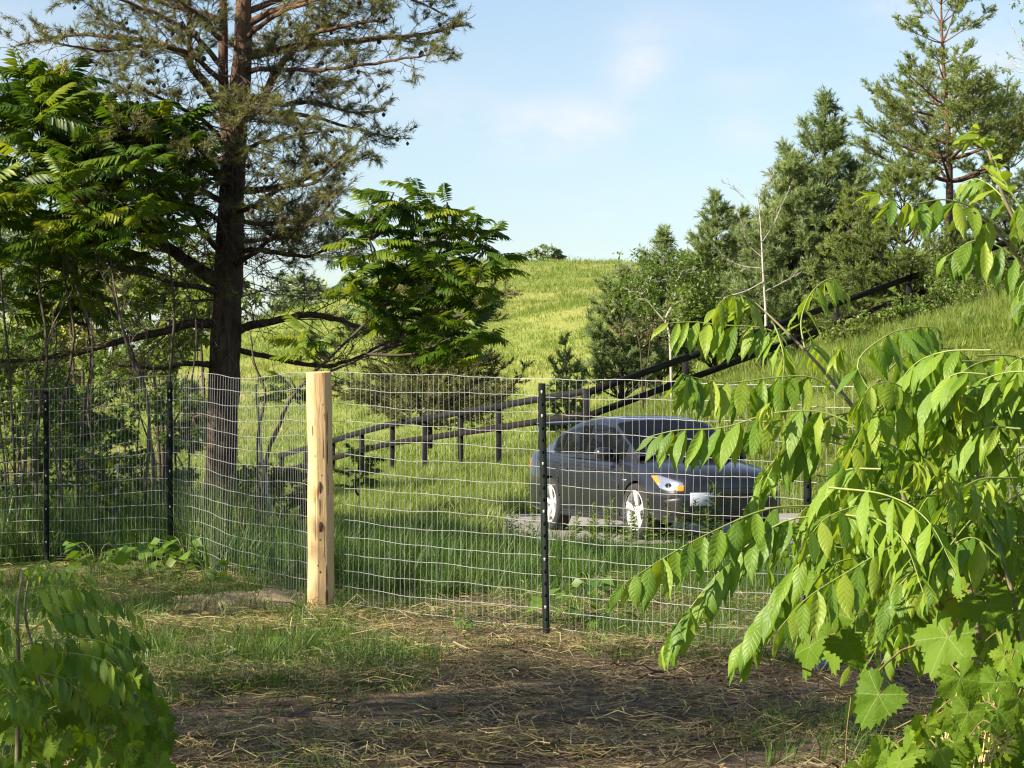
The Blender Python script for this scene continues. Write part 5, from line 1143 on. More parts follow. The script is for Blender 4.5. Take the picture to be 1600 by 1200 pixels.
def bare_saplings():
    rows = [([(150, 885), (152, 760), (140, 640), (148, 540), (128, 450), (110, 400)], 22.4, .014, 'thin grey bare stem rising beside the farthest left steel post'),
            ([(245, 890), (238, 800), (232, 700), (222, 610), (200, 560), (178, 470), (170, 400)], 22.0, .022, 'dark leaning stem crossing behind the second steel post'),
            ([(182, 895), (183, 830), (186, 780), (192, 700)], 22.6, .024, 'short pale dead trunk standing in the grass at left'),
            ([(425, 880), (424, 800), (418, 740), (412, 700), (405, 600)], 23.2, .030, 'pale dead trunk standing left of the timber post'),
            ([(20, 880), (30, 760), (45, 640), (60, 560), (100, 470)], 22.0, .013, 'thin stem slanting right at the left edge'),
            ([(88, 890), (95, 760), (80, 640), (90, 520), (75, 420)], 23.6, .014, 'upright thin stem just right of the farthest left steel post'),
            ([(330, 880), (300, 760), (262, 660), (285, 560), (305, 470)], 24.0, .012, 'thin crooked stem in front of the pine trunk base'),
            ([(5, 880), (10, 740), (0, 600), (25, 480)], 23.0, .016, 'grey stem at the far left edge of the picture')]
    for pts, Y, r, lab in rows:
        Y += 1.9
        P = spline([at(px, py, Y) for px, py in pts], 20); b = np.array((P[0][0], P[0][1], float(gz(P[0][0], P[0][1])))); P[0][2] = b[2] - .1
        root = thing('bare_sapling', lab, 'sapling', b, 'bare stems at left'); pale = 'pale' in lab
        g = Geo(); P = P + np.cumsum(R.normal(0, .008, P.shape), 0); tube(g, P, np.linspace(r, r * .45, 20) * .85, 7, rough=.08); obj('trunk', g.mesh('trunk', True), M_BIRCH if pale else M_DEADTWIG, root)
        if pale: continue
        tw = []; branchlets(P, r * .6, 1.4, 12, tw, [], .05, .3, .3, (.35, .8), .9, (.25, .55), 3); g = Geo()
        for q, rr in tw: tube(g, q, np.maximum(rr * .8, .003), 4, cap=False)
        obj('twigs', g, M_DEADTWIG, root, kind='stuff')
bare_saplings()
def shade_trees():
    """leafy trees out of the picture to the left; most shade the cleared ground, field-edge ones are added for dark car reflections"""
    m = simple('maple_bark', (.09, .075, .06), .9, var=.4, bump=.6, bscale=12)
    for (x, y), h, rad, n, lab in SHADE:
        b = np.array((x, y, float(gz(x, y)))); bl = []
        for _ in range(34):
            u = unit(R.standard_normal(3)) * R.uniform(.3, 1) ** .5; c = b + (0, 0, h) + u * np.array(rad); k = R.uniform(.55, .95); bl.append((c, (k, k, k * .7)))
        leafy('maple_tree', lab, b, [(spline([b - UP * .2, b + (.1, 0, h * .4), b + (0, .1, h * .8), b + (0, 0, h)], 10), .16), (spline([b + (.05, 0, h * .45), b + (1.0, .3, h * .8), b + (1.5, .3, h)], 8), .08), (spline([b + (.05, 0, h * .5), b + (-.8, .5, h * .8), b + (-1.2, .7, h)], 8), .08)], bl, n, .12 if y < 30 else .26, M_LEAF, m, .06, 'trees shading the foreground')
SHADE = [((-7.5, 9.0), 5.6, (2.2, 2.6, 1.9), 9000, 'leafy tree left of the cleared strip, out of the picture'),
         ((-13.0, 14.0), 6.2, (2.2, 1.7, 2.0), 6000, 'leafy tree beyond the first one, out of the picture at left'),
         ((-7.0, 5.0), 4.5, (1.5, 1.3, 1.4), 3600, 'leafy tree nearest the camera, out of the picture at left'),
         ((-7.7, 21.0), 3.9, (1.6, 1.8, 1.6), 8500, 'leafy tree left of the sumacs, out of the picture'),
         ((-8.0, 24.6), 3.6, (1.6, 1.7, 1.6), 7500, 'leafy tree left of the big pine, out of the picture'),
         ((-14.0, 47.5), 3.6, (2.4, 2.6, 3.4), 4500, 'leafy tree on the far side of the field, out of the picture at left'),  # field-edge trees from here on: unseen, added so the car windows reflect something dark
         ((-18.0, 50.5), 3.8, (2.6, 2.6, 3.6), 4500, 'leafy tree second along the field edge, out of the picture at left'),
         ((-13.0, 42.5), 3.4, (2.2, 2.6, 3.2), 4500, 'leafy tree nearest of the field edge trees, out of the picture at left')]
shade_trees()

# ------------------------------------------------------------------ walnut saplings and vines close to the camera
def leaflet_mesh(name, ratio=.36, droop=.35, fold=.35, wave=.03, seed=0, sharp=1.0):
    """pointed leaflet along +Y, length 1, folded along its midrib"""
    rr = np.random.default_rng(seed); g = Geo(); n = 7; t = np.linspace(0, 1, n)
    w = ratio * .5 * np.array([.10, .66, .95, 1.0, .82, .46, .02]); asym = rr.uniform(-.06, .06)
    c = np.stack([asym * np.sin(t * 3.1), t - .10 * droop * t ** 2, .06 * t - droop * .36 * t ** 2.2], -1); c[-1, 0] += .03 * rr.standard_normal()
    V = []; U = []
    for i in range(n):
        for k in (-1, -.5, 0, .5, 1):
            x = c[i, 0] + k * w[i] * (1 - .12 * fold); z = c[i, 2] + abs(k) * w[i] * fold - .35 * w[i] * k * k * (1.2 - fold) + wave * math.sin(i * 2.1 + k * 2 + seed) * abs(k) * (.3 + w[i] * 3)
            V.append((x, c[i, 1] - .05 * abs(k) * (i / n), z)); U.append((.5 + .5 * k, t[i]))
    q = [(i * 5 + j, i * 5 + j + 1, i * 5 + j + 6, i * 5 + j + 5) for i in range(n - 1) for j in range(4)]
    g.add(V, q, None, rr.uniform(.3, .7), U); me = g.mesh(name, True); return me
LEAFLETS = [leaflet_mesh('walnut_leaflet', .28 + .035 * (i % 3), (.25, .5, .75, .4, .6, .9, .3, .55)[i], (.35, .55, .25, .7, .4, .3, .5, .2)[i], .03, i) for i in range(8)]
for me in LEAFLETS: me.materials.append(M_WALNUT)
YOUNG = [leaflet_mesh('young_leaflet', .20, .9, .8, .02, 30 + i) for i in range(3)]
for me in YOUNG: me.materials.append(M_YOUNG)
LIGHTL = [m.copy() for m in LEAFLETS[:4]]
M_WAL2 = leaf_mat('fresh_walnut_leaf', [(0, (.15, .26, .025)), (1, (.30, .38, .04))], .42, veins=.35, wr=.6, wt=.4)
for me in LIGHTL: me.materials.clear(); me.materials.append(M_WAL2)

class Plant:
    def __init__(s, name, label, cat, base, cap=300, group=None):
        s.root = thing(name, label, cat, base, group); s.n = 0; s.cap = cap; s.rest = Geo(); s.mat = None
    def leaf(s, me, M, parent, name='leaflet'):
        if s.n < s.cap:
            o = obj(name, me, None, parent, M); s.n += 1
            if parent is not s.root: o.matrix_parent_inverse = Matrix()
        else:
            co = np.empty(len(me.vertices) * 3, np.float32); me.vertices.foreach_get('co', co); co = co.reshape(-1, 3)
            A = np.array(M); V = co @ A[:3, :3].T + A[:3, 3]
            uv = np.zeros((len(co), 2)); fl = np.empty(len(me.loops) * 2, np.float32); me.uv_layers[0].data.foreach_get('uv', fl); ix = np.empty(len(me.loops), np.int32); me.loops.foreach_get('vertex_index', ix); uv[ix] = fl.reshape(-1, 2)
            ps = [tuple(p.vertices) for p in me.polygons]
            s.rest.add(V, [p for p in ps if len(p) == 4], [p for p in ps if len(p) == 3], R.uniform(0, 1), uv); s.mat = M_WALNUT if me.materials[0] in (M_WAL2, M_YOUNG) else (s.mat or me.materials[0])
    def done(s):
        if s.rest.n: obj('small_leaves', s.rest.mesh('small_leaves', True), s.mat, s.root, kind='stuff')
    def frond(s, pts, pairs=6, ln=.095, fresh=0.0, tip_young=False, hang=.75, r=.0022, meshes=None, t0=.22, spread=.5):
        """compound leaf: pts = stalk in world space, leaflets hang off both sides"""
        P = spline(pts, 22); T = unit(np.gradient(P, axis=0)); g = Geo(); tube(g, P, np.linspace(r, r * .4, 22), 5, cap=False)
        st = obj('leaf_stalk', g.mesh('leaf_stalk', True), M_STALK, s.root)
        for i in range(pairs + 1):
            t = t0 + (1 - t0) * i / pairs; f = t * 21; j = min(int(f), 20); p = P[j] + (P[j + 1] - P[j]) * (f - j); d = T[j]
            side = unit(np.cross(d, UP)); side = side if side[1] < 0 else -side      # towards the camera
            l0 = ln * math.sin(math.pi * (.28 + .55 * t)) ** .7
            for sg in ((1, -1) if i < pairs else (0,)):
                l = l0 * R.uniform(.85, 1.12)
                if sg: dr = unit(side * sg * spread * R.uniform(.6, 1.4) + d * R.uniform(.1, .45) - UP * hang * R.uniform(.75, 1.2)); nm = side * sg * .9 + UP * .55 + R.normal(0, .22, 3) - np.array((.18, 0, 0))
                else: dr = unit(d * .6 - UP * .6 + R.normal(0, .15, 3)); nm = UP * .6 + side * .6 + R.normal(0, .2, 3)
                pool = meshes or (LIGHTL if R.uniform() < fresh + .5 * max(0, t - .7) else LEAFLETS)
                s.leaf(pool[R.integers(0, len(pool))], frame(p + R.normal(0, .001, 3), dr, nm, l, l * R.uniform(.78, 1.12), l * R.uniform(.5, 1.6)), st)
    def burst(s, p, d, n=9, ln=.08):
        """tuft of unfolding young leaflets"""
        for k in range(n):
            dr = unit(np.array(d) + R.normal(0, .4, 3)); s.leaf(YOUNG[k % 3], frame(p + R.normal(0, .006, 3), dr, unit(R.standard_normal(3) + UP), ln * R.uniform(.6, 1.2)), s.root)

def A3(pts, Y, dy=0.0):
    n = len(pts); return [at(px, py, Y + dy * i / max(n - 1, 1)) for i, (px, py) in enumerate(pts)]
def right_saplings():
    b = np.array((at(1500, 0, 5.2)[0], 5.25, 0.0)); b[2] = float(gz(b[0], b[1])) * .5
    pa = Plant('walnut_sapling', 'walnut sapling whose long feathered leaves reach left in front of the car', 'sapling', b, 300)
    pb = Plant('walnut_sapling', 'dense bright walnut sapling at the right edge above the grape vine', 'sapling', b + np.array((.06, .2, 0)), 300)
    g = Geo(); Y = 5.1
    stems = [([(1530, 1700), (1500, 1200), (1470, 950), (1420, 800), (1370, 690), (1320, 620), (1270, 560), (1215, 505), (1180, 472)], Y, .30, .0085),
             ([(1470, 950), (1400, 870), (1330, 810), (1290, 790)], Y, -.1, .006), ([(1530, 1000), (1500, 860), (1450, 760), (1400, 640), (1370, 590)], Y + .15, .1, .006),
             ([(1700, 790), (1600, 798), (1545, 806), (1510, 830), (1470, 900)], Y + .3, -.2, .006), ([(1420, 800), (1330, 790), (1240, 792), (1160, 796)], Y + .4, .2, .005), ([(1560, 1250), (1590, 1000), (1560, 850), (1520, 720), (1490, 640)], Y - .1, .1, .006), ([(1350, 690), (1300, 680), (1240, 665)], Y + .1, 0, .004)]
    sm_ = simple('walnut_stem', (.17, .15, .08), .7, var=.35, scale=30)
    for si, (pts, y0, dy, r) in enumerate(stems): g = Geo(); P = spline(A3(pts, y0, dy), 26); tube(g, P, r * np.linspace(1, 0, 26) ** .85 + .0008, 7, rough=.03); obj('stem', g.mesh('stem', True), sm_, (pa if si in (0, 1, 4, 6) else pb).root)
    fr = [  # pts, Y, dy, pairs, leaflet length, fresh
        ([(1235, 530), (1190, 512), (1130, 508), (1085, 503), (1045, 505)], 5.35, .0, 6, .098, .45),
        ([(1195, 490), (1170, 468), (1140, 462), (1118, 482)], 5.32, -.1, 4, .085, .9),
        ([(1205, 500), (1215, 520), (1225, 560), (1222, 600)], 5.3, -.15, 4, .085, .5),
        ([(1258, 548), (1252, 500), (1270, 455), (1300, 436), (1322, 462)], 5.4, .1, 5, .075, .8),
        ([(1255, 545), (1275, 540), (1295, 560), (1310, 600)], 5.4, .2, 4, .075, .4),
        ([(1320, 622), (1270, 590), (1210, 590), (1140, 598), (1085, 590), (1066, 584)], 5.2, -.1, 8, .105, .25),
        ([(1360, 680), (1290, 645), (1210, 645), (1130, 668), (1060, 672), (1022, 680)], 5.0, .1, 8, .108, .3),
        ([(1380, 640), (1340, 570), (1385, 525), (1430, 512), (1462, 512)], 5.15, .1, 6, .092, .1),
        ([(1370, 600), (1410, 560), (1460, 545), (1500, 550), (1540, 590)], 5.25, .2, 6, .105, .0),
        ([(1500, 720), (1440, 640), (1400, 600), (1360, 605), (1340, 640)], 4.95, -.1, 7, .085, .7),
        ([(1290, 790), (1200, 795), (1110, 832), (1040, 870), (975, 912)], 4.95, -.1, 8, .108, .25),
        ([(1330, 812), (1240, 810), (1170, 850), (1110, 910), (1060, 975), (1042, 1005)], 4.9, .05, 9, .105, .15),
        ([(1320, 830), (1250, 880), (1210, 930), (1170, 990), (1150, 1030)], 5.1, .1, 7, .11, .0),
        ([(1480, 815), (1400, 850), (1330, 890), (1260, 935), (1215, 985)], 4.75, -.1, 8, .105, .35),
        ([(1440, 800), (1400, 780), (1340, 790), (1290, 810), (1260, 845)], 4.9, -.1, 6, .10, .2),
        ([(1345, 700), (1270, 690), (1210, 720), (1180, 770), (1170, 800)], 5.2, .0, 7, .10, .0),
        ([(1650, 560), (1590, 575), (1540, 600), (1490, 625), (1460, 640)], 4.95, .0, 6, .115, .1),
        ([(1600, 800), (1560, 700), (1540, 660), (1570, 640), (1620, 650)], 5.0, .1, 6, .10, .3),
        ([(1450, 760), (1400, 700), (1350, 690), (1310, 720)], 5.0, -.1, 6, .10, .1),
        ([(1470, 870), (1530, 800), (1580, 790), (1640, 830)], 5.1, .1, 6, .10, .2),
        ([(1500, 900), (1450, 880), (1400, 920), (1370, 970)], 4.8, .0, 6, .10, .3),
        ([(1560, 870), (1520, 840), (1480, 860), (1450, 910)], 4.7, .0, 6, .10, .5)]
    for px, py, y0, d in ((1438, 725, 4.7, (-.1, -.1, -1)), (1470, 735, 4.75, (.3, 0, -.9)), (1312, 545, 5.0, (.1, -.2, -.8)), (1500, 615, 4.9, (-.2, 0, -.7)), (1470, 670, 4.85, (.1, 0, -.8)), (1345, 640, 4.95, (-.2, 0, -.9)), (1540, 760, 4.8, (.2, 0, -.9)), (1325, 695, 4.9, (-.2, 0, -1)), (1200, 640, 5.0, (-.1, 0, -1)), (1170, 480, 5.3, (-.4, 0, -.5))):
        (pa if px < 1260 else pb).burst(at(px, py, y0), d, 12, .075 if px > 1400 else .055)
    for fi, (pts, y0, dy, pr, ln, fz) in enumerate(fr): (pa if fi in (0, 1, 2, 3, 4, 5, 6, 10, 11, 12, 13, 15) else pb).frond(A3(pts, y0, dy), pr + 2, ln, fz)
    # denser leaves deeper in the sapling
    for _ in range(66):
        cx = R.uniform(1280, 1640); cy = R.uniform(600, 1020) if cx > 1360 else R.uniform(640, 900); y0 = R.uniform(4.8, 5.9); a = R.choice([math.pi, math.pi, 0]) + R.normal(0, .5); L = R.uniform(110, 190)
        p0 = np.array((cx, cy)); pts = [p0 - np.array((math.cos(a), .3)) * L * .5, p0 - (0, 15), p0 + np.array((math.cos(a), .3)) * L * .35 + (0, 5), p0 + np.array((math.cos(a), .8)) * L * .6 + (0, 20)]
        pb.frond(A3(pts, y0, R.normal(0, .25)), R.integers(5, 8), R.uniform(.08, .108), R.uniform(0, .5))
    for _ in range(18):
        cx = R.uniform(1470, 1640); cy = R.uniform(560, 930); y0 = R.uniform(4.7, 5.3); a = R.choice([math.pi, math.pi, 0]) + R.normal(0, .4); L = R.uniform(100, 170); p0 = np.array((cx, cy))
        pb.frond(A3([p0 - np.array((math.cos(a), .2)) * L * .5, p0 - (0, 12), p0 + np.array((math.cos(a), .3)) * L * .35, p0 + np.array((math.cos(a), .8)) * L * .6 + (0, 15)], y0, R.normal(0, .2)), R.integers(6, 9), R.uniform(.08, .105), R.uniform(0, .4))
    pa.done(); pb.done()
    # a second sapling reaching in from the upper right
    b2 = np.array((at(1720, 0, 4.6)[0], 4.65, 0.0))
    p2 = Plant('walnut_sapling', 'walnut branch with hanging leaves entering from the upper right edge', 'sapling', b2, 300)
    g = Geo()
    for pts, y0, dy, r in (([(1720, 1500), (1700, 900), (1660, 500), (1610, 390), (1570, 310), (1545, 235)], 4.65, 0, .007), ([(1640, 460), (1590, 400), (1550, 350), (1520, 330)], 4.65, -.1, .004)): g = Geo(); tube(g, spline(A3(pts, y0, dy), 24), np.linspace(r, r * .4, 24), 7, rough=.03); obj('stem', g.mesh('stem', True), bpy.data.materials['walnut_stem'], p2.root)
    for pts, y0, dy, pr, ln, fz, hg in (([(1600, 400), (1540, 335), (1480, 312), (1425, 318), (1375, 305)], 4.6, -.1, 7, .085, .5, .8), ([(1600, 330), (1572, 285), (1550, 240), (1530, 212)], 4.55, 0, 6, .075, 1.0, .05), ([(1640, 470), (1590, 405), (1530, 375), (1480, 400)], 4.75, 0, 6, .095, .1, 1.0), ([(1600, 350), (1560, 300), (1530, 280), (1505, 285)], 4.7, .1, 5, .07, .8, .6), ([(1660, 330), (1620, 300), (1600, 320), (1590, 360)], 4.6, 0, 5, .085, .6, .8), ([(1670, 470), (1630, 430), (1600, 440), (1585, 480)], 4.5, 0, 5, .09, .2, 1.0), ([(1700, 540), (1640, 470), (1600, 470)], 4.4, 0, 4, .08, .2, 1.0)):
        p2.frond(A3(pts, y0, dy), pr, ln, fz, hang=hg)
    p2.burst(at(1375, 300, 4.5), (-.6, 0, -.5), 5, .05); p2.burst(at(1530, 208, 4.55), (-.4, 0, .2), 6, .06); p2.done()
right_saplings()

def grape_mesh(name, seed, lobes=3):
    """broad toothed heart-shaped leaf, stalk at the origin, tip along +Y, about 1 across"""
    rr = np.random.default_rng(seed); g = Geo(); n = 44; V = [(0, 0, 0)]; U = [(.5, .5)]
    th = np.linspace(-math.pi * .90, math.pi * .90, n)
    for ring in (.33, .68, 1.0):
        for i, a in enumerate(th):
            r = .50 * (1 - .42 * (abs(a) / math.pi) ** 3) + .075 * math.cos(a * lobes) + .10 * max(0, math.cos(a)) ** 10
            if ring == 1.0: r *= 1 + .085 * (1 if i % 2 else -1)
            r *= ring; x = r * math.sin(a); y = r * math.cos(a) + .0
            z = -.30 * (x * x + .8 * y * y) + .10 * abs(x) + .03 * math.sin(a * 5 + seed) * ring + .006 * rr.standard_normal() * ring
            V.append((x, y, z)); U.append((.5 + x, .5 + y))
    q = []; t = [(0, 1 + i + 1, 1 + i) for i in range(n - 1)]
    for r in range(2):
        q += [(1 + r * n + i, 1 + r * n + i + 1, 1 + (r + 1) * n + i + 1, 1 + (r + 1) * n + i) for i in range(n - 1)]
    g.add(V, q, t, rr.uniform(.3, .7), U); me = g.mesh(name, True); me.materials.append(M_GRAPE); return me
def vein_grape():
    m = M_GRAPE; N, L = m.node_tree.nodes, m.node_tree.links; b = N['Principled BSDF']
    uv = N.new('ShaderNodeUVMap'); uv.uv_map = 'uv'; sx = N.new('ShaderNodeSeparateXYZ'); L.new(uv.outputs[0], sx.inputs[0])
    x = mth(N, L, 'SUBTRACT', sx.outputs[0], .5); y = mth(N, L, 'SUBTRACT', sx.outputs[1], .5); a = mth(N, L, 'ARCTAN2', x, y)
    s = mth(N, L, 'ABSOLUTE', mth(N, L, 'SINE', mth(N, L, 'MULTIPLY', a, 2.9))); r = mth(N, L, 'SQRT', mth(N, L, 'ADD', mth(N, L, 'MULTIPLY', x, x), mth(N, L, 'MULTIPLY', y, y)))
    w = mth(N, L, 'LESS_THAN', mth(N, L, 'MULTIPLY', s, r), .02)
    vor = N.new('ShaderNodeTexVoronoi'); vor.feature = 'DISTANCE_TO_EDGE'; vor.inputs['Scale'].default_value = 9; L.new(uv.outputs[0], vor.inputs['Vector'])
    e = mth(N, L, 'SUBTRACT', 1, mth(N, L, 'MULTIPLY', vor.outputs['Distance'], 5), True)
    h = mth(N, L, 'ADD', mth(N, L, 'MULTIPLY', e, -.5), mth(N, L, 'MULTIPLY', w, -.6))
    bp = N.new('ShaderNodeBump'); bp.inputs['Strength'].default_value = .3; bp.inputs['Distance'].default_value = .003; L.new(h, bp.inputs['Height']); L.new(bp.outputs[0], b.inputs['Normal'])
    src = b.inputs['Base Color'].links[0].from_socket; L.new(mixc(N, L, mth(N, L, 'MULTIPLY', w, .55), src, (.30, .40, .12)), b.inputs['Base Color'])
vein_grape()
GRAPES = [grape_mesh('grape_leaf', i, 3 if i % 2 else 5) for i in range(5)]
def vine(label, base, leaves, runners, face=(-.35, -.75, .55), cap=300, ground=None):
    pl = Plant('grape_vine', label, 'vine', base, cap); g = Geo()
    vm = bpy.data.materials.get('vine_stem') or simple('vine_stem', (.20, .14, .06), .7, var=.4, scale=30)
    for pts, r in runners: g2 = Geo(); tube(g2, spline(pts, 24), np.linspace(r, r * .5, 24), 6, rough=.04); obj('stem', g2.mesh('stem', True), vm, pl.root)
    for p, s in leaves:
        nm = unit(np.array(face) + R.normal(0, .6, 3)); d = unit(np.array((R.normal(0, .55), -.15, -1.0)) + R.normal(0, .25, 3)); p = np.asarray(p)
        stem = spline([p, p - d * s * .4 + np.array((0, .02, -.01)), p - d * s * .7 + np.array((R.normal(0, .02), .06, -.06))], 6); tube(g, stem, .0014, 4, cap=False)
        pl.leaf(GRAPES[R.integers(0, 5)], frame(p, d, nm, s), pl.root, 'leaf')
    obj('leaf_stalks', g.mesh('leaf_stalks', True), vm, pl.root, kind='stuff'); pl.done(); return pl
def vines():
    lv = [(at(1480, 995, 4.6), .118), (at(1372, 1085, 4.55), .10), (at(1420, 915, 4.9), .11), (at(1355, 890, 5.1), .09), (at(1480, 935, 5.1), .12), (at(1545, 945, 5.0), .12), (at(1265, 1010, 5.1), .10), (at(1320, 1005, 5.2), .09), (at(1570, 1020, 4.5), .11), (at(1500, 1060, 4.55), .09)]
    for _ in range(400):
        px = R.uniform(1340, 1650); py = R.uniform(990, 1240)
        if py < 1030 + (1560 - px) * .8: continue
        lv.append((at(px, py, R.uniform(4.3, 5.4)), R.uniform(.038, .075)))
    for _ in range(55):
        px = R.uniform(1270, 1620); py = R.uniform(800, 1010)
        lv.append((at(px, py, R.uniform(5.3, 6.0)), R.uniform(.07, .11)))
    b = np.array((at(1640, 0, 4.9)[0], 4.9, 0))
    vine('wild grape vine with broad toothed leaves below the walnut sapling at right', b, lv, [([b, at(1600, 1150, 4.8), at(1520, 1030, 4.8), at(1420, 1010, 4.9), at(1330, 1085, 4.75), at(1270, 1050, 4.7), at(1205, 1030, 4.6)], .003), ([b, at(1620, 1000, 5.0), at(1560, 900, 5.2), at(1450, 850, 5.5), at(1330, 820, 5.7)], .004), ([at(1330, 1085, 4.75), at(1322, 1150, 4.75), at(1318, 1260, 4.75)], .0013)])
    # lower left thicket: sapling and vine in shade
    b = np.array((at(30, 0, 8.2)[0], 8.2, 0.0)); Y = 8.0
    pl = Plant('walnut_sapling', 'shaded green sapling with feathered leaves in the lower left corner', 'sapling', b, 300)
    g = Geo()
    for pts, y0, dy, r in (([(25, 1400), (28, 1200), (30, 1060), (28, 960), (35, 900)], Y, 0, .010), ([(100, 1400), (80, 1200), (60, 1050), (40, 960), (45, 905)], Y + .3, 0, .008), ([(-60, 1400), (-30, 1150), (-10, 1000)], Y, 0, .008)): g = Geo(); tube(g, spline(A3(pts, y0, dy), 20), np.linspace(r, r * .45, 20), 7); obj('stem', g.mesh('stem', True), bpy.data.materials['walnut_stem'], pl.root)
    for pts, y0, pr, ln in (([(35, 925), (80, 915), (130, 918), (165, 925)], 8.0, 7, .095), ([(40, 990), (90, 962), (150, 960), (210, 985)], 7.8, 8, .10), ([(35, 960), (100, 935), (160, 930), (215, 960)], 8.2, 8, .10), ([(40, 1020), (110, 1020), (170, 1035), (200, 1075)], 7.7, 8, .10), ([(30, 1000), (10, 970), (-20, 965), (-40, 980)], 7.9, 6, .09), ([(30, 905), (40, 890), (60, 885), (80, 900)], 8.1, 5, .07), ([(28, 950), (5, 930), (-25, 930)], 8.2, 5, .09), ([(60, 1050), (100, 1060), (130, 1090), (150, 1130)], 7.8, 7, .10), ([(45, 905), (60, 880), (75, 875)], 8.3, 4, .06), ([(20, 1060), (0, 1040), (-20, 1060)], 7.6, 6, .09), ([(60, 1010), (130, 990), (200, 1010), (235, 1050)], 8.3, 7, .10), ([(70, 1110), (130, 1090), (190, 1110)], 7.9, 7, .10), ([(150, 990), (190, 985), (225, 1000)], 8.4, 6, .09), ([(90, 960), (60, 930), (20, 925)], 8.4, 6, .09), ([(40, 1100), (20, 1080), (-10, 1100)], 7.6, 6, .1), ([(60, 940), (110, 945), (150, 975)], 8.1, 7, .1), ([(30, 1010), (70, 1000), (120, 1010), (160, 1050)], 7.9, 7, .1), ([(20, 1050), (60, 1060), (90, 1110)], 8.2, 7, .1), ([(80, 1000), (150, 1000), (210, 1030), (250, 1080)], 8.0, 8, .1), ([(90, 1060), (160, 1060), (220, 1090), (255, 1140)], 7.8, 8, .1), ([(40, 905), (90, 890), (140, 900)], 8.3, 6, .085), ([(10, 900), (-10, 885), (-30, 900)], 8.2, 6, .085)):
        pl.frond(A3(pts, y0, R.normal(0, .2)), pr, ln, .25)
    pl.burst(at(8, 985, 7.8), (-.1, 0, -1), 8, .09); pl.burst(at(18, 1035, 7.7), (.2, 0, -1), 8, .09); pl.done()
    lv = []
    for _ in range(170):
        px = R.uniform(-20, 265); py = R.uniform(1010, 1240)
        if px > 150 + (py - 1000) * .75 + 30: continue
        if px > 120 and py < 1040: continue
        lv.append((at(px, py, R.uniform(7.6, 8.8)), R.uniform(.075, .125)))
    b = np.array((at(150, 0, 8.4)[0], 8.4, 0.0))
    vine('shaded grape vine sprawling at the foot of the lower left sapling', b, lv, [([b, at(160, 1180, 8.3), at(210, 1110, 8.2), at(240, 1120, 8.1)], .003), ([b, at(100, 1150, 8.3), at(60, 1080, 8.3)], .003)], (-.3, -.6, .75))
vines()

# ------------------------------------------------------------------ weeds
def weed_proto(h, n, ll, lw, mat, seed):
    """upright stem with narrow leaves all round"""
    rr = np.random.default_rng(seed); g = Geo(); P = np.stack([.03 * np.sin(np.linspace(0, 2, 8) + seed), .02 * np.cos(np.linspace(0, 3, 8)), np.linspace(-.05, h, 8)], -1); tube(g, P, np.linspace(.005, .002, 8), 5)
    sm = g.mesh('stem'); sm.materials.append(M_STALK); g = Geo(); t = rr.uniform(.12, 1, n); a = np.arange(n) * 2.4
    pos = np.stack([np.interp(t * h, P[:, 2], P[:, 0]), np.interp(t * h, P[:, 2], P[:, 1]), t * h], -1); d = np.stack([np.cos(a), np.sin(a), rr.uniform(-.1, .7, n) + .6 * (t > .85)], -1)
    leafcloud(g, pos, ll * (1.15 - .6 * t), .5, .8, lw, d); fm = g.mesh('foliage'); fm.materials.append(mat); return sm, fm
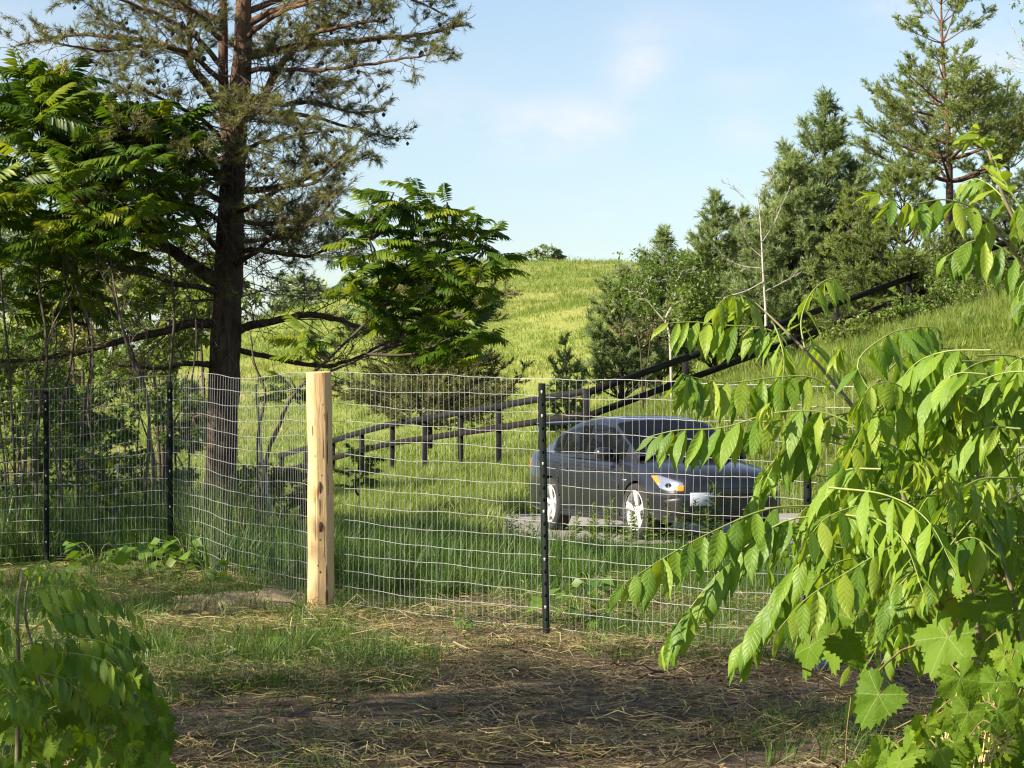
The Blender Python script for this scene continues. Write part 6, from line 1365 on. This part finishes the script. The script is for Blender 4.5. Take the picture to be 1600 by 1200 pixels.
def weeds():
    protos = [weed_proto(.50, 60, .11, .22, M_LEAF, 1), weed_proto(.42, 48, .10, .22, M_LEAF, 2), weed_proto(.56, 70, .10, .2, M_LEAF, 3)]
    rows = [(925, 872, 'slender leafy weed in front of the car between its wheels'), (985, 880, 'tall leafy weed in front of the front wheel'), (1008, 878, 'bushy weed just right of the front wheel'), (1072, 880, 'leafy weed below the car headlight'), (1092, 872, 'tall weed standing before the licence plate'), (960, 890, 'short weed at the driveway edge left of the front wheel'), (1040, 890, 'weed at the driveway edge under the front bumper'), (900, 885, 'weed just right of the steel post before the rear wheel'), (1115, 865, 'dark weed against the car nose'), (830, 870, 'weed at the driveway edge left of the steel post'), (800, 880, 'dark leafy weed at the left corner of the driveway')]
    for i, (px, py, lab) in enumerate(rows):
        Y = 28.6 + R.normal(0, .35) if px < 1085 else 28.2; b = on_ground(px, Y); sm, fm = protos[i % 3]; root = thing('roadside_weed', lab, 'plant', b, 'weeds along the driveway')
        top = at(px, py - 95 - 18 * (i % 3), Y)[2] - b[2]; s = 1.0 if px < 1085 else 1.35
        M = Matrix.Translation(Vector(b)) @ Matrix.Rotation(i * 1.3, 4, 'Z') @ Matrix.Scale(s, 4); obj('stem', sm, None, root, M); obj('foliage', fm, None, root, M)
        for k in range(2):
            M2 = Matrix.Translation(Vector(b) + Vector((R.normal(0, .09), R.normal(0, .09), 0))) @ Matrix.Rotation(i + k * 2.0, 4, 'Z') @ Matrix.Scale(s * R.uniform(.6, .95), 4); obj('stem', sm, None, root, M2); obj('foliage', fm, None, root, M2)
    # low broad-leaved weeds on the cleared ground
    rows = [(925, 880, 18.2, 'yellow green broad leaved weed right of the steel post'), (905, 925, 16.6, 'low broad leaved weed behind the mesh right of the middle steel post'), (290, 890, 21.0, 'broad leaved weed at the foot of the second steel post'), (235, 910, 20.2, 'large leaved weed left of the second steel post'), (330, 920, 19.2, 'broad leaved weed beside the earth mound'), (150, 900, 20.6, 'large leaved weed under the left end of the fence'), (720, 990, 0, 'tiny green seedling in sunlit straw'), (420, 1010, 0, 'small yellow green seedling left of the timber post foot'), (560, 1050, 0, 'small green seedling in the shaded straw')]
    gm = leaf_mat('weed_leaf', [(0, (.05, .12, .02)), (.6, (.11, .20, .03)), (1, (.24, .30, .05))], .35, wr=.4, wt=.6)
    for px, py, Y, lab in rows:
        small = Y == 0; Y = Y or CAMZ * F / (py - HOR + 6); b = on_ground(px, Y); root = thing('ground_weed', lab, 'plant', b, 'low weeds by the fence'); g = Geo(); gs = Geo()
        for k in range(9 if small else 26):
            a = R.uniform(0, 6.28); rr = R.uniform(.02, .07 if small else .28); h = R.uniform(.03, .08 if small else .28); p = b + (rr * math.cos(a), rr * math.sin(a), h); tube(gs, spline([b + (rr * .3 * math.cos(a), rr * .3 * math.sin(a), 0), b + (rr * .5 * math.cos(a), rr * .5 * math.sin(a), h * .8), p], 5), .0022, 4, cap=False)
            leafcloud(g, [p], .06 if small else R.uniform(.09, .15), .5, .9, .85, np.array([(math.cos(a), math.sin(a), -.3)]))
        obj('stalks', gs, M_STALK, root); obj('leaves', g, gm, root, kind='stuff')
    # ripe grass heads at lower right
    b = np.array((at(1490, 0, 4.4)[0], 4.4, 0.0)); root = thing('seeding_grass', 'pale dry grass stalks with seed heads at lower right', 'grass', b); m = simple('dry_seed_head', (.50, .42, .18), .8, var=.25)
    for bx, tx, ty in ((1478, 1492, 1105), (1484, 1500, 1125), (1520, 1545, 1100), (1528, 1552, 1095), (1535, 1560, 1140), (1470, 1480, 1150), (1545, 1575, 1150)):
        P = spline([b + ((bx - 1490) / F * 4.4, R.normal(0, .03), 0), at(bx, 1240, 4.4), at((bx + tx) / 2, 1190, 4.4), at(tx, ty, 4.4)], 16); g = Geo(); tube(g, P, np.linspace(.002, .0012, 16), 5)
        for k in range(14):
            t = .78 + .22 * k / 13; p = P[0] + 0; j = t * 15; i0 = min(int(j), 14); p = P[i0] + (P[i0 + 1] - P[i0]) * (j - i0); d = unit(P[i0 + 1] - P[i0] + R.normal(0, .01, 3)); q = spline([p, p + d * .014, p + d * .026 + (R.normal(0, .002), 0, 0)], 4); tube(g, q, [.0005, .0016, .0013, .0003], 5)
        obj('stalk', g, m, root)
    # crumpled pale blue wrapper caught at the fence
    p = on_ground(1284, 14.1); bm = bmesh.new(); bmesh.ops.create_icosphere(bm, subdivisions=3, radius=1); me = bpy.data.meshes.new('crumpled_wrapper')
    for v in bm.verts:
        c = np.array(v.co); n = .22 * math.sin(c[0] * 7 + c[1] * 3) + .16 * math.sin(c[1] * 11 + c[2] * 6) + .1 * math.sin(c[2] * 17 + c[0] * 9); v.co = Vector((c * (1 + n)) * (.055, .045, .035)) + Vector(p) + Vector((0, 0, .04))
    bm.to_mesh(me); bm.free(); o = obj('crumpled_wrapper', me, simple('pale_blue_plastic', (.30, .42, .62), .35, var=.5, scale=14)); o['label'] = 'crumpled pale blue wrapper at the foot of the fence behind walnut leaves'; o['category'] = 'litter'
weeds()
